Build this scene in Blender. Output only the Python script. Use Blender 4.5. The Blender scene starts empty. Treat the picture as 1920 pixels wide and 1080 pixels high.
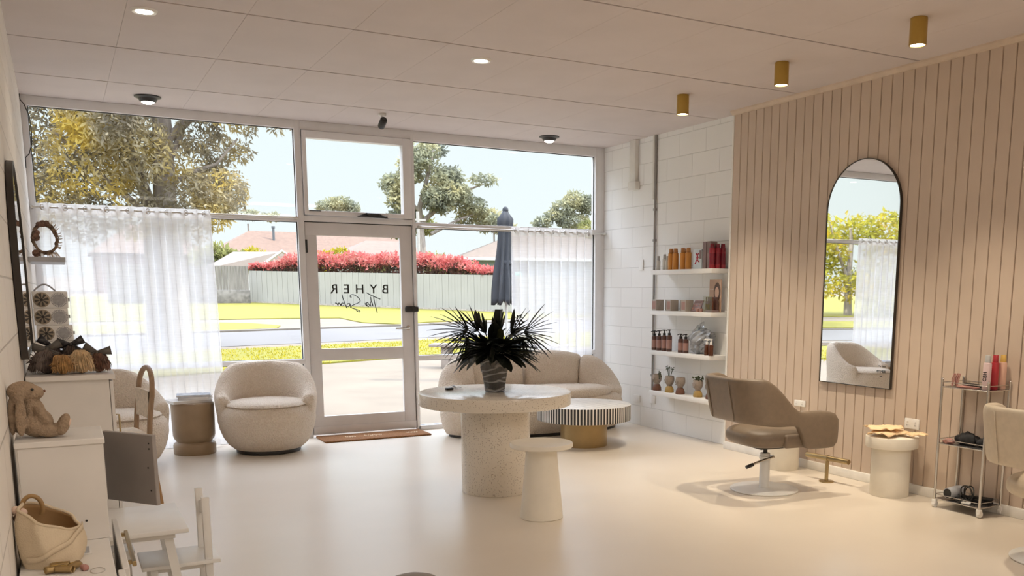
import bpy, bmesh, math, random
import numpy as np
from mathutils import Vector, Matrix

random.seed(7)
S = bpy.context.scene
COL = S.collection
PI = math.pi

# ------------------------------------------------------------------ camera, sky, sun, exposure
YAW, PITCH, ROLL, FPX, CX, CY, CAMZ = 0.5152, -0.1652, 0.0037, 1710.06, 1088.94, 830.86, 1.3973
fw = Vector((math.sin(YAW) * math.cos(PITCH), math.cos(YAW) * math.cos(PITCH), math.sin(PITCH)))
r0 = Vector((math.cos(YAW), -math.sin(YAW), 0))
u0 = r0.cross(fw)
rt = r0 * math.cos(ROLL) + u0 * math.sin(ROLL)
up = -r0 * math.sin(ROLL) + u0 * math.cos(ROLL)
cam_d = bpy.data.cameras.new('camera')
cam = bpy.data.objects.new('camera', cam_d)
COL.objects.link(cam)
M = Matrix((rt, up, -fw)).transposed().to_4x4()
M.translation = Vector((0, 0, CAMZ))
cam.matrix_world = M
cam_d.sensor_fit = 'HORIZONTAL'
cam_d.sensor_width = 36
cam_d.lens = FPX / 1920 * 36
cam_d.shift_x = (960 - CX) / 1920
cam_d.shift_y = (CY - 540) / 1920
cam_d.clip_start = 0.05
cam_d.clip_end = 400
S.camera = cam

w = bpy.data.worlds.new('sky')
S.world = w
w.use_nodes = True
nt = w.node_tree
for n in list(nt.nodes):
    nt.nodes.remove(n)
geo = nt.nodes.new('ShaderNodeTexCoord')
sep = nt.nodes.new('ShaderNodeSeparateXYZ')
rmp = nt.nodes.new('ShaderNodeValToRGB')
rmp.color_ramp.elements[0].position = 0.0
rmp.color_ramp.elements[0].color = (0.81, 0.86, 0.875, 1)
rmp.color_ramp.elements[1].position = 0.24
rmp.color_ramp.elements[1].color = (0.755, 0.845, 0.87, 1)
el = rmp.color_ramp.elements.new(0.62)          # sky overhead, out of view, boosted to light the room
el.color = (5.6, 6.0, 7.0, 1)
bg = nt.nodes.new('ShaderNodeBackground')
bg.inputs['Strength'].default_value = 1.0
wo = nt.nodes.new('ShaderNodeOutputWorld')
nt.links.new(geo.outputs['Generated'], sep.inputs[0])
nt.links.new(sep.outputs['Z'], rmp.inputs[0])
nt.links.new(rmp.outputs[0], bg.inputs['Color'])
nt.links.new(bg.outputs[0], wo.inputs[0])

sun_d = bpy.data.lights.new('sun', 'SUN')
sun_d.energy = 4.0
sun_d.angle = math.radians(0.6)
sun_d.color = (1.0, 0.93, 0.80)
sun = bpy.data.objects.new('sun', sun_d)
COL.objects.link(sun)
# light travels from +x (and slightly from behind the shop) downwards
sun.rotation_euler = Vector((-0.62, 0.30, -0.85)).to_track_quat('-Z', 'Y').to_euler()

S.view_settings.view_transform = 'Standard'
S.view_settings.look = 'None'
S.view_settings.gamma = 1
S.view_settings.use_curve_mapping = False
S.view_settings.exposure = 0.27
S.cycles.max_bounces = 10
S.cycles.diffuse_bounces = 5
S.cycles.transparent_max_bounces = 16
S.cycles.sample_clamp_indirect = 6
S.cycles.use_denoising = True


def area(name, loc, sx, sy, energy, color, parent=None):
    d = bpy.data.lights.new(name, 'AREA')
    d.shape = 'RECTANGLE'
    d.size, d.size_y = sx, sy
    d.energy = energy
    d.color = color
    o = bpy.data.objects.new(name, d)
    COL.objects.link(o)
    o.location = loc
    if parent:
        o.parent = parent
    return o


WARM = (1.0, 0.86, 0.66)
REAR_FILL_W, SPOT_W, DOWN_W = 14, 112, 15

# ------------------------------------------------------------------ materials
MATS = {}


def _new(name):
    m = bpy.data.materials.new(name)
    m.use_nodes = True
    t = m.node_tree
    b = t.nodes['Principled BSDF']
    return m, t, b


def N(t, kind, **kw):
    n = t.nodes.new(kind)
    for k, v in kw.items():
        if k.startswith('i_'):
            n.inputs[k[2:].replace('_', ' ')].default_value = v
        else:
            setattr(n, k, v)
    return n


def mat(name, col, rough=0.5, metal=0.0, var=0.06, scale=8.0, bump=0.0, bscale=60.0, col2=None, spec=0.5, detail=3, stretch=None):
    """paint / plastic / fabric: base colour with a little noise of its own and an optional fine bump"""
    m, t, b = _new(name)
    b.inputs['Roughness'].default_value = rough
    b.inputs['Metallic'].default_value = metal
    b.inputs['Specular IOR Level'].default_value = spec
    tc = N(t, 'ShaderNodeTexCoord')
    src = tc.outputs['Object']
    if stretch:
        mp = N(t, 'ShaderNodeMapping')
        mp.inputs['Scale'].default_value = stretch
        t.links.new(src, mp.inputs[0])
        src = mp.outputs[0]
    nz = N(t, 'ShaderNodeTexNoise')
    nz.inputs['Scale'].default_value = scale
    nz.inputs['Detail'].default_value = detail
    t.links.new(src, nz.inputs['Vector'])
    rp = N(t, 'ShaderNodeValToRGB')
    c2 = col2 or tuple(c * (1 - var) for c in col)
    c1 = col if col2 else tuple(min(1, c * (1 + var)) for c in col)
    rp.color_ramp.elements[0].position = 0.35
    rp.color_ramp.elements[1].position = 0.65
    rp.color_ramp.elements[0].color = (*c2, 1)
    rp.color_ramp.elements[1].color = (*c1, 1)
    t.links.new(nz.outputs['Fac'], rp.inputs[0])
    t.links.new(rp.outputs[0], b.inputs['Base Color'])
    if bump:
        n2 = N(t, 'ShaderNodeTexNoise')
        n2.inputs['Scale'].default_value = bscale
        n2.inputs['Detail'].default_value = 4
        t.links.new(src, n2.inputs['Vector'])
        bp = N(t, 'ShaderNodeBump')
        bp.inputs['Strength'].default_value = bump
        bp.inputs['Distance'].default_value = 0.01
        t.links.new(n2.outputs['Fac'], bp.inputs['Height'])
        t.links.new(bp.outputs[0], b.inputs['Normal'])
    MATS[name] = m
    return m


def emit(name, col, strength):
    m, t, b = _new(name)
    b.inputs['Base Color'].default_value = (*col, 1)
    b.inputs['Emission Color'].default_value = (*col, 1)
    b.inputs['Emission Strength'].default_value = strength
    MATS[name] = m
    return m


def block_mat(name, col, mortar):
    """painted concrete blocks: brick pattern with shallow joints"""
    m, t, b = _new(name)
    b.inputs['Roughness'].default_value = 0.62
    tc = N(t, 'ShaderNodeTexCoord')
    sp = N(t, 'ShaderNodeSeparateXYZ')
    cb = N(t, 'ShaderNodeCombineXYZ')
    t.links.new(tc.outputs['Object'], sp.inputs[0])
    t.links.new(sp.outputs['Y'], cb.inputs['X'])
    t.links.new(sp.outputs['Z'], cb.inputs['Y'])
    br = N(t, 'ShaderNodeTexBrick')
    br.inputs['Scale'].default_value = 1
    br.inputs['Brick Width'].default_value = 0.41
    br.inputs['Row Height'].default_value = 0.205
    br.inputs['Mortar Size'].default_value = 0.004
    br.inputs['Mortar Smooth'].default_value = 0.6
    br.inputs['Color1'].default_value = (*col, 1)
    br.inputs['Color2'].default_value = tuple(c * 0.975 for c in col) + (1,)
    br.inputs['Mortar'].default_value = (*mortar, 1)
    t.links.new(cb.outputs[0], br.inputs['Vector'])
    t.links.new(br.outputs['Color'], b.inputs['Base Color'])
    nz = N(t, 'ShaderNodeTexNoise')
    nz.inputs['Scale'].default_value = 45
    nz.inputs['Detail'].default_value = 6
    t.links.new(tc.outputs['Object'], nz.inputs['Vector'])
    mx = N(t, 'ShaderNodeMath', operation='MULTIPLY_ADD')
    mx.inputs[1].default_value = 0.18
    t.links.new(nz.outputs['Fac'], mx.inputs[0])
    iv = N(t, 'ShaderNodeMath', operation='SUBTRACT')
    iv.inputs[0].default_value = 1.0
    t.links.new(br.outputs['Fac'], iv.inputs[1])
    t.links.new(iv.outputs[0], mx.inputs[2])
    bp = N(t, 'ShaderNodeBump')
    bp.inputs['Strength'].default_value = 0.6
    bp.inputs['Distance'].default_value = 0.006
    t.links.new(mx.outputs[0], bp.inputs['Height'])
    t.links.new(bp.outputs[0], b.inputs['Normal'])
    MATS[name] = m
    return m


def glass(name, tint=(0.97, 0.985, 0.98), gloss=0.06, rough=0.0):
    m, t, b = _new(name)
    t.nodes.remove(b)
    out = t.nodes['Material Output']
    tr = N(t, 'ShaderNodeBsdfTransparent')
    tr.inputs[0].default_value = (*tint, 1)
    gl = N(t, 'ShaderNodeBsdfGlossy')
    gl.inputs['Roughness'].default_value = rough
    lw = N(t, 'ShaderNodeLayerWeight')
    lw.inputs['Blend'].default_value = 0.25
    mu = N(t, 'ShaderNodeMath', operation='MULTIPLY_ADD')
    mu.inputs[1].default_value = 0.16
    mu.inputs[2].default_value = gloss
    t.links.new(lw.outputs['Fresnel'], mu.inputs[0])
    mx = N(t, 'ShaderNodeMixShader')
    t.links.new(mu.outputs[0], mx.inputs[0])
    t.links.new(tr.outputs[0], mx.inputs[1])
    t.links.new(gl.outputs[0], mx.inputs[2])
    t.links.new(mx.outputs[0], out.inputs[0])
    MATS[name] = m
    return m


def sheer(name, col, clear, weave=True):
    """voile: part open weave, part cloth that scatters light both ways"""
    m, t, b = _new(name)
    t.nodes.remove(b)
    out = t.nodes['Material Output']
    tr = N(t, 'ShaderNodeBsdfTransparent')
    df = N(t, 'ShaderNodeBsdfDiffuse')
    tl = N(t, 'ShaderNodeBsdfTranslucent')
    df.inputs[0].default_value = (*col, 1)
    tl.inputs[0].default_value = (*col, 1)
    a = N(t, 'ShaderNodeMixShader')
    a.inputs[0].default_value = 0.5
    t.links.new(df.outputs[0], a.inputs[1])
    t.links.new(tl.outputs[0], a.inputs[2])
    tc = N(t, 'ShaderNodeTexCoord')
    mp = N(t, 'ShaderNodeMapping')
    mp.inputs['Scale'].default_value = (6, 6, 90)
    t.links.new(tc.outputs['Object'], mp.inputs[0])
    nz = N(t, 'ShaderNodeTexNoise')
    nz.inputs['Scale'].default_value = 1.0
    nz.inputs['Detail'].default_value = 3
    t.links.new(mp.outputs[0], nz.inputs['Vector'])
    mr = N(t, 'ShaderNodeMapRange')
    mr.inputs['From Min'].default_value = 0.3
    mr.inputs['From Max'].default_value = 0.7
    mr.inputs['To Min'].default_value = 1 - clear - 0.03
    mr.inputs['To Max'].default_value = 1 - clear + 0.03
    t.links.new(nz.outputs['Fac'], mr.inputs[0])
    mx = N(t, 'ShaderNodeMixShader')
    t.links.new(mr.outputs[0], mx.inputs[0])
    t.links.new(tr.outputs[0], mx.inputs[1])
    t.links.new(a.outputs[0], mx.inputs[2])
    t.links.new(mx.outputs[0], out.inputs[0])
    MATS[name] = m
    return m


def leafy(name, c1, c2, c3, scale=0.8, trans=0.35):
    m, t, b = _new(name)
    t.nodes.remove(b)
    out = t.nodes['Material Output']
    tc = N(t, 'ShaderNodeTexCoord')
    nz = N(t, 'ShaderNodeTexNoise')
    nz.inputs['Scale'].default_value = scale
    nz.inputs['Detail'].default_value = 5
    t.links.new(tc.outputs['Object'], nz.inputs['Vector'])
    rp = N(t, 'ShaderNodeValToRGB')
    rp.color_ramp.elements[0].position = 0.36
    rp.color_ramp.elements[1].position = 0.66
    rp.color_ramp.elements[0].color = (*c1, 1)
    rp.color_ramp.elements[1].color = (*c3, 1)
    e = rp.color_ramp.elements.new(0.5)
    e.color = (*c2, 1)
    t.links.new(nz.outputs['Fac'], rp.inputs[0])
    df = N(t, 'ShaderNodeBsdfDiffuse')
    tl = N(t, 'ShaderNodeBsdfTranslucent')
    t.links.new(rp.outputs[0], df.inputs[0])
    t.links.new(rp.outputs[0], tl.inputs[0])
    mx = N(t, 'ShaderNodeMixShader')
    mx.inputs[0].default_value = trans
    t.links.new(df.outputs[0], mx.inputs[1])
    t.links.new(tl.outputs[0], mx.inputs[2])
    t.links.new(mx.outputs[0], out.inputs[0])
    MATS[name] = m
    return m


def terrazzo(name, base, chip1, chip2):
    m, t, b = _new(name)
    b.inputs['Roughness'].default_value = 0.2
    b.inputs['Specular IOR Level'].default_value = 0.7
    tc = N(t, 'ShaderNodeTexCoord')
    vo = N(t, 'ShaderNodeTexVoronoi')
    vo.inputs['Scale'].default_value = 105
    t.links.new(tc.outputs['Object'], vo.inputs['Vector'])
    sp = N(t, 'ShaderNodeSeparateColor')
    t.links.new(vo.outputs['Color'], sp.inputs[0])
    near = N(t, 'ShaderNodeMath', operation='LESS_THAN')
    near.inputs[1].default_value = 0.30
    t.links.new(vo.outputs['Distance'], near.inputs[0])
    pick = N(t, 'ShaderNodeMath', operation='GREATER_THAN')
    pick.inputs[1].default_value = 0.5
    t.links.new(sp.outputs[0], pick.inputs[0])
    both = N(t, 'ShaderNodeMath', operation='MULTIPLY')
    t.links.new(near.outputs[0], both.inputs[0])
    t.links.new(pick.outputs[0], both.inputs[1])
    cr = N(t, 'ShaderNodeMix', data_type='RGBA')
    cr.inputs[6].default_value = (*chip1, 1)
    cr.inputs[7].default_value = (*chip2, 1)
    t.links.new(sp.outputs[1], cr.inputs[0])
    mx = N(t, 'ShaderNodeMix', data_type='RGBA')
    mx.inputs[6].default_value = (*base, 1)
    t.links.new(both.outputs[0], mx.inputs[0])
    t.links.new(cr.outputs[2], mx.inputs[7])
    t.links.new(mx.outputs[2], b.inputs['Base Color'])
    MATS[name] = m
    return m


def boucle(name, c1, c2):
    m, t, b = _new(name)
    b.inputs['Roughness'].default_value = 0.95
    b.inputs['Specular IOR Level'].default_value = 0.1
    b.inputs['Sheen Weight'].default_value = 0.25
    tc = N(t, 'ShaderNodeTexCoord')
    vo = N(t, 'ShaderNodeTexVoronoi')
    vo.inputs['Scale'].default_value = 95
    nz = N(t, 'ShaderNodeTexNoise')
    nz.inputs['Scale'].default_value = 85
    nz.inputs['Detail'].default_value = 4
    t.links.new(tc.outputs['Object'], nz.inputs['Vector'])
    t.links.new(tc.outputs['Object'], vo.inputs['Vector'])
    rp = N(t, 'ShaderNodeValToRGB')
    rp.color_ramp.elements[0].position = 0.3
    rp.color_ramp.elements[1].position = 0.7
    rp.color_ramp.elements[0].color = (*c2, 1)
    rp.color_ramp.elements[1].color = (*c1, 1)
    t.links.new(nz.outputs['Fac'], rp.inputs[0])
    t.links.new(rp.outputs[0], b.inputs['Base Color'])
    ad = N(t, 'ShaderNodeMath', operation='ADD')
    t.links.new(vo.outputs['Distance'], ad.inputs[0])
    t.links.new(nz.outputs['Fac'], ad.inputs[1])
    bp = N(t, 'ShaderNodeBump')
    bp.inputs['Strength'].default_value = 0.8
    bp.inputs['Distance'].default_value = 0.012
    t.links.new(ad.outputs[0], bp.inputs['Height'])
    t.links.new(bp.outputs[0], b.inputs['Normal'])
    MATS[name] = m
    return m


block_mat('block_white', (0.87, 0.865, 0.845), (0.74, 0.73, 0.71))
block_mat('block_shell', (0.86, 0.82, 0.77), (0.60, 0.56, 0.52))
mat('plain_wall', (0.82, 0.78, 0.71), 0.7)
mat('ceiling_board', (0.66, 0.595, 0.575), 0.85, var=0.02, scale=3, bump=0.08, bscale=200)
mat('ceiling_gap', (0.10, 0.085, 0.08), 0.9)
mat('panel_board', (0.60, 0.485, 0.39), 0.55, var=0.03, scale=2.5)
mat('panel_groove', (0.12, 0.085, 0.06), 0.8)
mat('trim_beige', (0.62, 0.50, 0.39), 0.55)
mat('trim_white', (0.86, 0.84, 0.80), 0.45)
mat('frame_paint', (0.78, 0.77, 0.775), 0.4, var=0.02)
mat('door_paint', (0.70, 0.675, 0.67), 0.42, var=0.02)
mat('gasket', (0.02, 0.02, 0.02), 0.6)
mat('black_metal', (0.02, 0.018, 0.016), 0.4)
mat('black_plastic', (0.014, 0.013, 0.013), 0.45)
mat('dark_frame', (0.035, 0.028, 0.022), 0.4)
mat('chrome', (0.62, 0.60, 0.57), 0.16, 1.0, var=0.02)
mat('steel', (0.62, 0.60, 0.56), 0.3, 1.0, var=0.02)
mat('brass', (0.52, 0.36, 0.10), 0.33, 1.0, var=0.04)
mat('brass_dark', (0.42, 0.32, 0.17), 0.34, 1.0, var=0.05)
mat('brass_satin', (0.40, 0.28, 0.13), 0.42, 0.7, var=0.05)
mat('white_satin', (0.84, 0.83, 0.81), 0.35, var=0.02)
mat('white_enamel', (0.80, 0.79, 0.76), 0.28, var=0.02)
mat('white_cabinet', (0.80, 0.775, 0.75), 0.42, var=0.02)
mat('door_inside', (0.33, 0.30, 0.285), 0.5, var=0.04)
mat('cream_matte', (0.84, 0.79, 0.69), 0.55, var=0.02)
mat('cream_plaster', (0.80, 0.75, 0.65), 0.7, var=0.03, bump=0.1, bscale=90)
mat('brown_glaze', (0.33, 0.235, 0.145), 0.42, var=0.06)
mat('leather_tan', (0.195, 0.146, 0.103), 0.45, var=0.05, scale=30, bump=0.1, bscale=250)
mat('leather_pale', (0.60, 0.51, 0.39), 0.45, var=0.04, scale=30, bump=0.1, bscale=250)
mat('wood_tan', (0.42, 0.24, 0.10), 0.5, var=0.15, scale=6, stretch=(12, 12, 1))
mat('wood_loop', (0.34, 0.22, 0.13), 0.5, var=0.15, scale=6, stretch=(12, 12, 1))
mat('rope_seat', (0.72, 0.62, 0.50), 0.85, bump=0.5, bscale=120, var=0.12, scale=40)
mat('coir', (0.30, 0.135, 0.05), 0.95, var=0.25, scale=60, bump=0.8, bscale=300)
mat('coir_print', (0.72, 0.55, 0.38), 0.95)
mat('plush', (0.40, 0.295, 0.205), 0.95, var=0.14, scale=40, bump=0.9, bscale=170)
mat('canvas_cream', (0.70, 0.58, 0.42), 0.85, var=0.05, bump=0.25, bscale=260)
mat('canvas_lining', (0.36, 0.22, 0.10), 0.85, var=0.1)
mat('canvas_pink', (0.74, 0.56, 0.46), 0.85)
mat('bamboo', (0.36, 0.22, 0.09), 0.4, var=0.15, scale=12)
mat('hair_dark', (0.085, 0.060, 0.050), 0.5, var=0.4, scale=40, stretch=(4, 4, 1))
mat('hair_grey', (0.15, 0.115, 0.10), 0.5, var=0.4, scale=40)
mat('hair_tan', (0.46, 0.27, 0.11), 0.5, var=0.3, scale=40)
mat('hair_blond', (0.68, 0.50, 0.30), 0.5, var=0.22, scale=40)
mat('hair_brown', (0.16, 0.085, 0.06), 0.5, var=0.4, scale=40)
mat('satin_black', (0.022, 0.02, 0.024), 0.35)
mat('satin_grey', (0.10, 0.09, 0.08), 0.4)
mat('paper_white', (0.82, 0.81, 0.80), 0.6)
mat('paper_grey', (0.42, 0.43, 0.46), 0.5)
mat('cover_blue', (0.36, 0.40, 0.48), 0.45, col2=(0.62, 0.64, 0.68), scale=20)
mat('tissue_orange', (0.86, 0.63, 0.38), 0.7, var=0.08, scale=20)
mat('amber_bottle', (0.60, 0.26, 0.05), 0.3, var=0.08)
mat('amber_cap', (0.45, 0.20, 0.06), 0.3)
mat('red_bottle', (0.30, 0.02, 0.035), 0.28)
mat('red_cap', (0.20, 0.015, 0.03), 0.25)
mat('mauve_box', (0.22, 0.145, 0.14), 0.5)
mat('pale_box', (0.62, 0.60, 0.55), 0.45)
mat('pale_blue_card', (0.66, 0.74, 0.78), 0.5)
mat('ribbon_red', (0.5, 0.02, 0.06), 0.4)
mat('silver_box', (0.42, 0.375, 0.33), 0.45)
mat('plum_bottle', (0.10, 0.045, 0.035), 0.3)
mat('plum_label', (0.36, 0.20, 0.17), 0.5)
mat('brown_bottle', (0.10, 0.03, 0.012), 0.2)
mat('grey_film', (0.33, 0.345, 0.37), 0.25, var=0.2, scale=18)
mat('poster_print', (0.50, 0.33, 0.24), 0.5)
mat('skin_print', (0.66, 0.42, 0.31), 0.5)
mat('hair_print', (0.10, 0.05, 0.035), 0.5)
mat('bust_stone', (0.33, 0.27, 0.225), 0.8, var=0.12, scale=60)
mat('bust_brown', (0.16, 0.065, 0.035), 0.6, var=0.1)
mat('bust_ochre', (0.42, 0.27, 0.08), 0.6, var=0.1)
mat('plant_dark', (0.010, 0.012, 0.007), 0.4, var=0.5, scale=12)
mat('plant_green', (0.045, 0.06, 0.02), 0.45, var=0.4, scale=12)
mat('leaf_olive', (0.04, 0.042, 0.014), 0.45, var=0.3, scale=12)
mat('pink_can', (0.72, 0.55, 0.55), 0.35)
mat('red_can', (0.42, 0.03, 0.04), 0.3)
mat('yellow_can', (0.66, 0.42, 0.10), 0.35)
mat('peach_can', (0.72, 0.44, 0.33), 0.35)
mat('silver_cap', (0.5, 0.5, 0.5), 0.3)
mat('clip_pink', (0.45, 0.22, 0.19), 0.4)
mat('smoke_plastic', (0.05, 0.048, 0.05), 0.25)
mat('cloth_black', (0.016, 0.016, 0.018), 0.8)
mat('cable_black', (0.012, 0.012, 0.012), 0.5)
mat('conduit_white', (0.74, 0.72, 0.68), 0.45)
mat('conduit_grey', (0.30, 0.285, 0.27), 0.5)
mat('decal_black', (0.008, 0.008, 0.008), 0.5)
mat('box_white', (0.76, 0.75, 0.74), 0.45)
mat('box_disc', (0.34, 0.34, 0.36), 0.4, var=0.15, scale=60)
mat('disc_dark', (0.05, 0.045, 0.04), 0.4)
mat('disc_bronze', (0.30, 0.25, 0.19), 0.35, 0.5)
mat('wreath_twig', (0.20, 0.13, 0.085), 0.7, var=0.4, scale=40)
mat('wreath_pale', (0.55, 0.46, 0.38), 0.7, var=0.3, scale=40)
mat('water_dark', (0.03, 0.03, 0.028), 0.1)
# outdoors
mat('concrete', (0.141, 0.112, 0.082), 0.9, var=0.09, scale=1.3, bump=0.2, bscale=30, detail=6)
mat('asphalt', (0.108, 0.101, 0.099), 0.9, var=0.06, scale=0.6, bump=0.2, bscale=40)
mat('kerb_stone', (0.139, 0.120, 0.101), 0.9)
mat('lawn', (0.168, 0.142, 0.009), 0.95, col2=(0.125, 0.122, 0.007), scale=2.2, detail=8, bump=0.4, bscale=20)
mat('gravel_dirt', (0.34, 0.30, 0.26), 0.95, var=0.25, scale=14)
mat('fence_pale', (0.312, 0.300, 0.273), 0.7, var=0.04, scale=1)
mat('fence_grey', (0.168, 0.155, 0.143), 0.9, var=0.25, scale=4, stretch=(6, 6, 0.4))
mat('stone_grey', (0.15, 0.14, 0.13), 0.9, var=0.3, scale=5)
mat('roof_tile', (0.136, 0.084, 0.060), 0.85, var=0.12, scale=5)
mat('roof_pale', (0.133, 0.100, 0.078), 0.85, var=0.08, scale=4)
mat('shed_roof', (0.162, 0.131, 0.107), 0.8, var=0.05)
mat('house_brick', (0.17, 0.10, 0.08), 0.9, var=0.15, scale=14)
mat('house_blue', (0.252, 0.281, 0.311), 0.8)
mat('house_white', (0.622, 0.605, 0.588), 0.7)
mat('window_dark', (0.10, 0.11, 0.12), 0.3)
mat('bark', (0.34, 0.295, 0.255), 0.9, col2=(0.20, 0.165, 0.14), scale=3, stretch=(3, 3, 0.6), bump=0.5, bscale=20)
mat('umbrella_navy', (0.022, 0.024, 0.030), 0.8, var=0.1)
mat('pole_grey', (0.35, 0.33, 0.31), 0.6)
mat('bench_wood', (0.25, 0.205, 0.17), 0.8, var=0.12, scale=4)
mat('teal_sheet', (0.05, 0.35, 0.30), 0.6)
leafy('gum_leaf', (0.17, 0.15, 0.12), (0.36, 0.31, 0.21), (0.62, 0.46, 0.11), 0.9)
leafy('gum_leaf_far', (0.15, 0.16, 0.13), (0.27, 0.275, 0.19), (0.42, 0.38, 0.21), 0.5)
leafy('shrub_yellow', (0.22, 0.22, 0.04), (0.34, 0.30, 0.04), (0.46, 0.32, 0.03), 0.7)
leafy('shrub_green', (0.13, 0.145, 0.06), (0.23, 0.235, 0.09), (0.34, 0.32, 0.13), 0.7)
leafy('hedge_dark', (0.05, 0.045, 0.035), (0.10, 0.06, 0.05), (0.16, 0.07, 0.06), 3.0)
leafy('hedge_red', (0.42, 0.09, 0.09), (0.50, 0.15, 0.14), (0.56, 0.26, 0.22), 2.5)
leafy('grass_blade', (0.27, 0.235, 0.014), (0.33, 0.28, 0.02), (0.39, 0.32, 0.03), 1.0)
glass('pane', (0.975, 0.99, 0.985), 0.008)
glass('pane_clear', (0.93, 0.93, 0.92), 0.06)
glass('bag_film', (0.70, 0.72, 0.76), 0.22, 0.15)
sheer('voile', (0.94, 0.94, 0.96), 0.30)
sheer('voile_hem', (0.90, 0.88, 0.86), 0.16)
terrazzo('terrazzo', (0.76, 0.70, 0.61), (0.30, 0.22, 0.15), (0.50, 0.46, 0.42))
boucle('boucle', (0.88, 0.775, 0.66), (0.76, 0.64, 0.52))
emit('lamp_face', (1.0, 0.90, 0.74), 9)
emit('fill_panel_face', (1.0, 0.90, 0.78), 3)


def mirror_mat():
    m, t, b = _new('mirror')
    b.inputs['Base Color'].default_value = (0.93, 0.93, 0.90, 1)
    b.inputs['Metallic'].default_value = 1
    b.inputs['Roughness'].default_value = 0.012
    MATS['mirror'] = m


mirror_mat()


def floor_mat():
    m, t, b = _new('floor_vinyl')
    tc = N(t, 'ShaderNodeTexCoord')
    nz = N(t, 'ShaderNodeTexNoise')
    nz.inputs['Scale'].default_value = 1.6
    nz.inputs['Detail'].default_value = 3
    t.links.new(tc.outputs['Object'], nz.inputs['Vector'])
    rp = N(t, 'ShaderNodeValToRGB')
    rp.color_ramp.elements[0].position = 0.3
    rp.color_ramp.elements[1].position = 0.7
    rp.color_ramp.elements[0].color = (0.70, 0.625, 0.53, 1)
    rp.color_ramp.elements[1].color = (0.74, 0.665, 0.57, 1)
    t.links.new(nz.outputs['Fac'], rp.inputs[0])
    t.links.new(rp.outputs[0], b.inputs['Base Color'])
    mr = N(t, 'ShaderNodeMapRange')
    mr.inputs['To Min'].default_value = 0.27
    mr.inputs['To Max'].default_value = 0.31
    b.inputs['Specular IOR Level'].default_value = 0.65
    t.links.new(nz.outputs['Fac'], mr.inputs[0])
    t.links.new(mr.outputs[0], b.inputs['Roughness'])
    MATS['floor_vinyl'] = m


floor_mat()


def stripe_mat():
    """bone-inlay stripes: radial on the rim, straight on the top"""
    m, t, b = _new('inlay_stripes')
    b.inputs['Roughness'].default_value = 0.35
    tc = N(t, 'ShaderNodeTexCoord')
    sp = N(t, 'ShaderNodeSeparateXYZ')
    t.links.new(tc.outputs['Object'], sp.inputs[0])
    at = N(t, 'ShaderNodeMath', operation='ARCTAN2')
    t.links.new(sp.outputs['Y'], at.inputs[0])
    t.links.new(sp.outputs['X'], at.inputs[1])
    ml = N(t, 'ShaderNodeMath', operation='MULTIPLY')
    ml.inputs[1].default_value = 92 / (2 * PI)
    t.links.new(at.outputs[0], ml.inputs[0])
    fr = N(t, 'ShaderNodeMath', operation='FRACT')
    t.links.new(ml.outputs[0], fr.inputs[0])
    gt = N(t, 'ShaderNodeMath', operation='GREATER_THAN')
    gt.inputs[1].default_value = 0.40
    t.links.new(fr.outputs[0], gt.inputs[0])
    # top: straight slats
    m2 = N(t, 'ShaderNodeMath', operation='MULTIPLY')
    m2.inputs[1].default_value = 22
    t.links.new(sp.outputs['Y'], m2.inputs[0])
    f2 = N(t, 'ShaderNodeMath', operation='FRACT')
    t.links.new(m2.outputs[0], f2.inputs[0])
    g2 = N(t, 'ShaderNodeMath', operation='GREATER_THAN')
    g2.inputs[1].default_value = 0.62
    t.links.new(f2.outputs[0], g2.inputs[0])
    nz = N(t, 'ShaderNodeTexNoise')
    nz.inputs['Scale'].default_value = 20
    t.links.new(tc.outputs['Object'], nz.inputs['Vector'])
    g2b = N(t, 'ShaderNodeMath', operation='MULTIPLY')
    t.links.new(g2.outputs[0], g2b.inputs[0])
    t.links.new(nz.outputs['Fac'], g2b.inputs[1])
    ge = N(t, 'ShaderNodeNewGeometry')
    sn = N(t, 'ShaderNodeSeparateXYZ')
    t.links.new(ge.outputs['Normal'], sn.inputs[0])
    isup = N(t, 'ShaderNodeMath', operation='GREATER_THAN')
    isup.inputs[1].default_value = 0.8
    t.links.new(sn.outputs['Z'], isup.inputs[0])
    mxf = N(t, 'ShaderNodeMix', data_type='FLOAT')
    t.links.new(isup.outputs[0], mxf.inputs[0])
    t.links.new(gt.outputs[0], mxf.inputs[2])
    t.links.new(g2b.outputs[0], mxf.inputs[3])
    mx = N(t, 'ShaderNodeMix', data_type='RGBA')
    mx.inputs[6].default_value = (0.78, 0.75, 0.70, 1)
    mx.inputs[7].default_value = (0.025, 0.024, 0.026, 1)
    t.links.new(mxf.outputs[0], mx.inputs[0])
    t.links.new(mx.outputs[2], b.inputs['Base Color'])
    MATS['inlay_stripes'] = m


stripe_mat()


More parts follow.
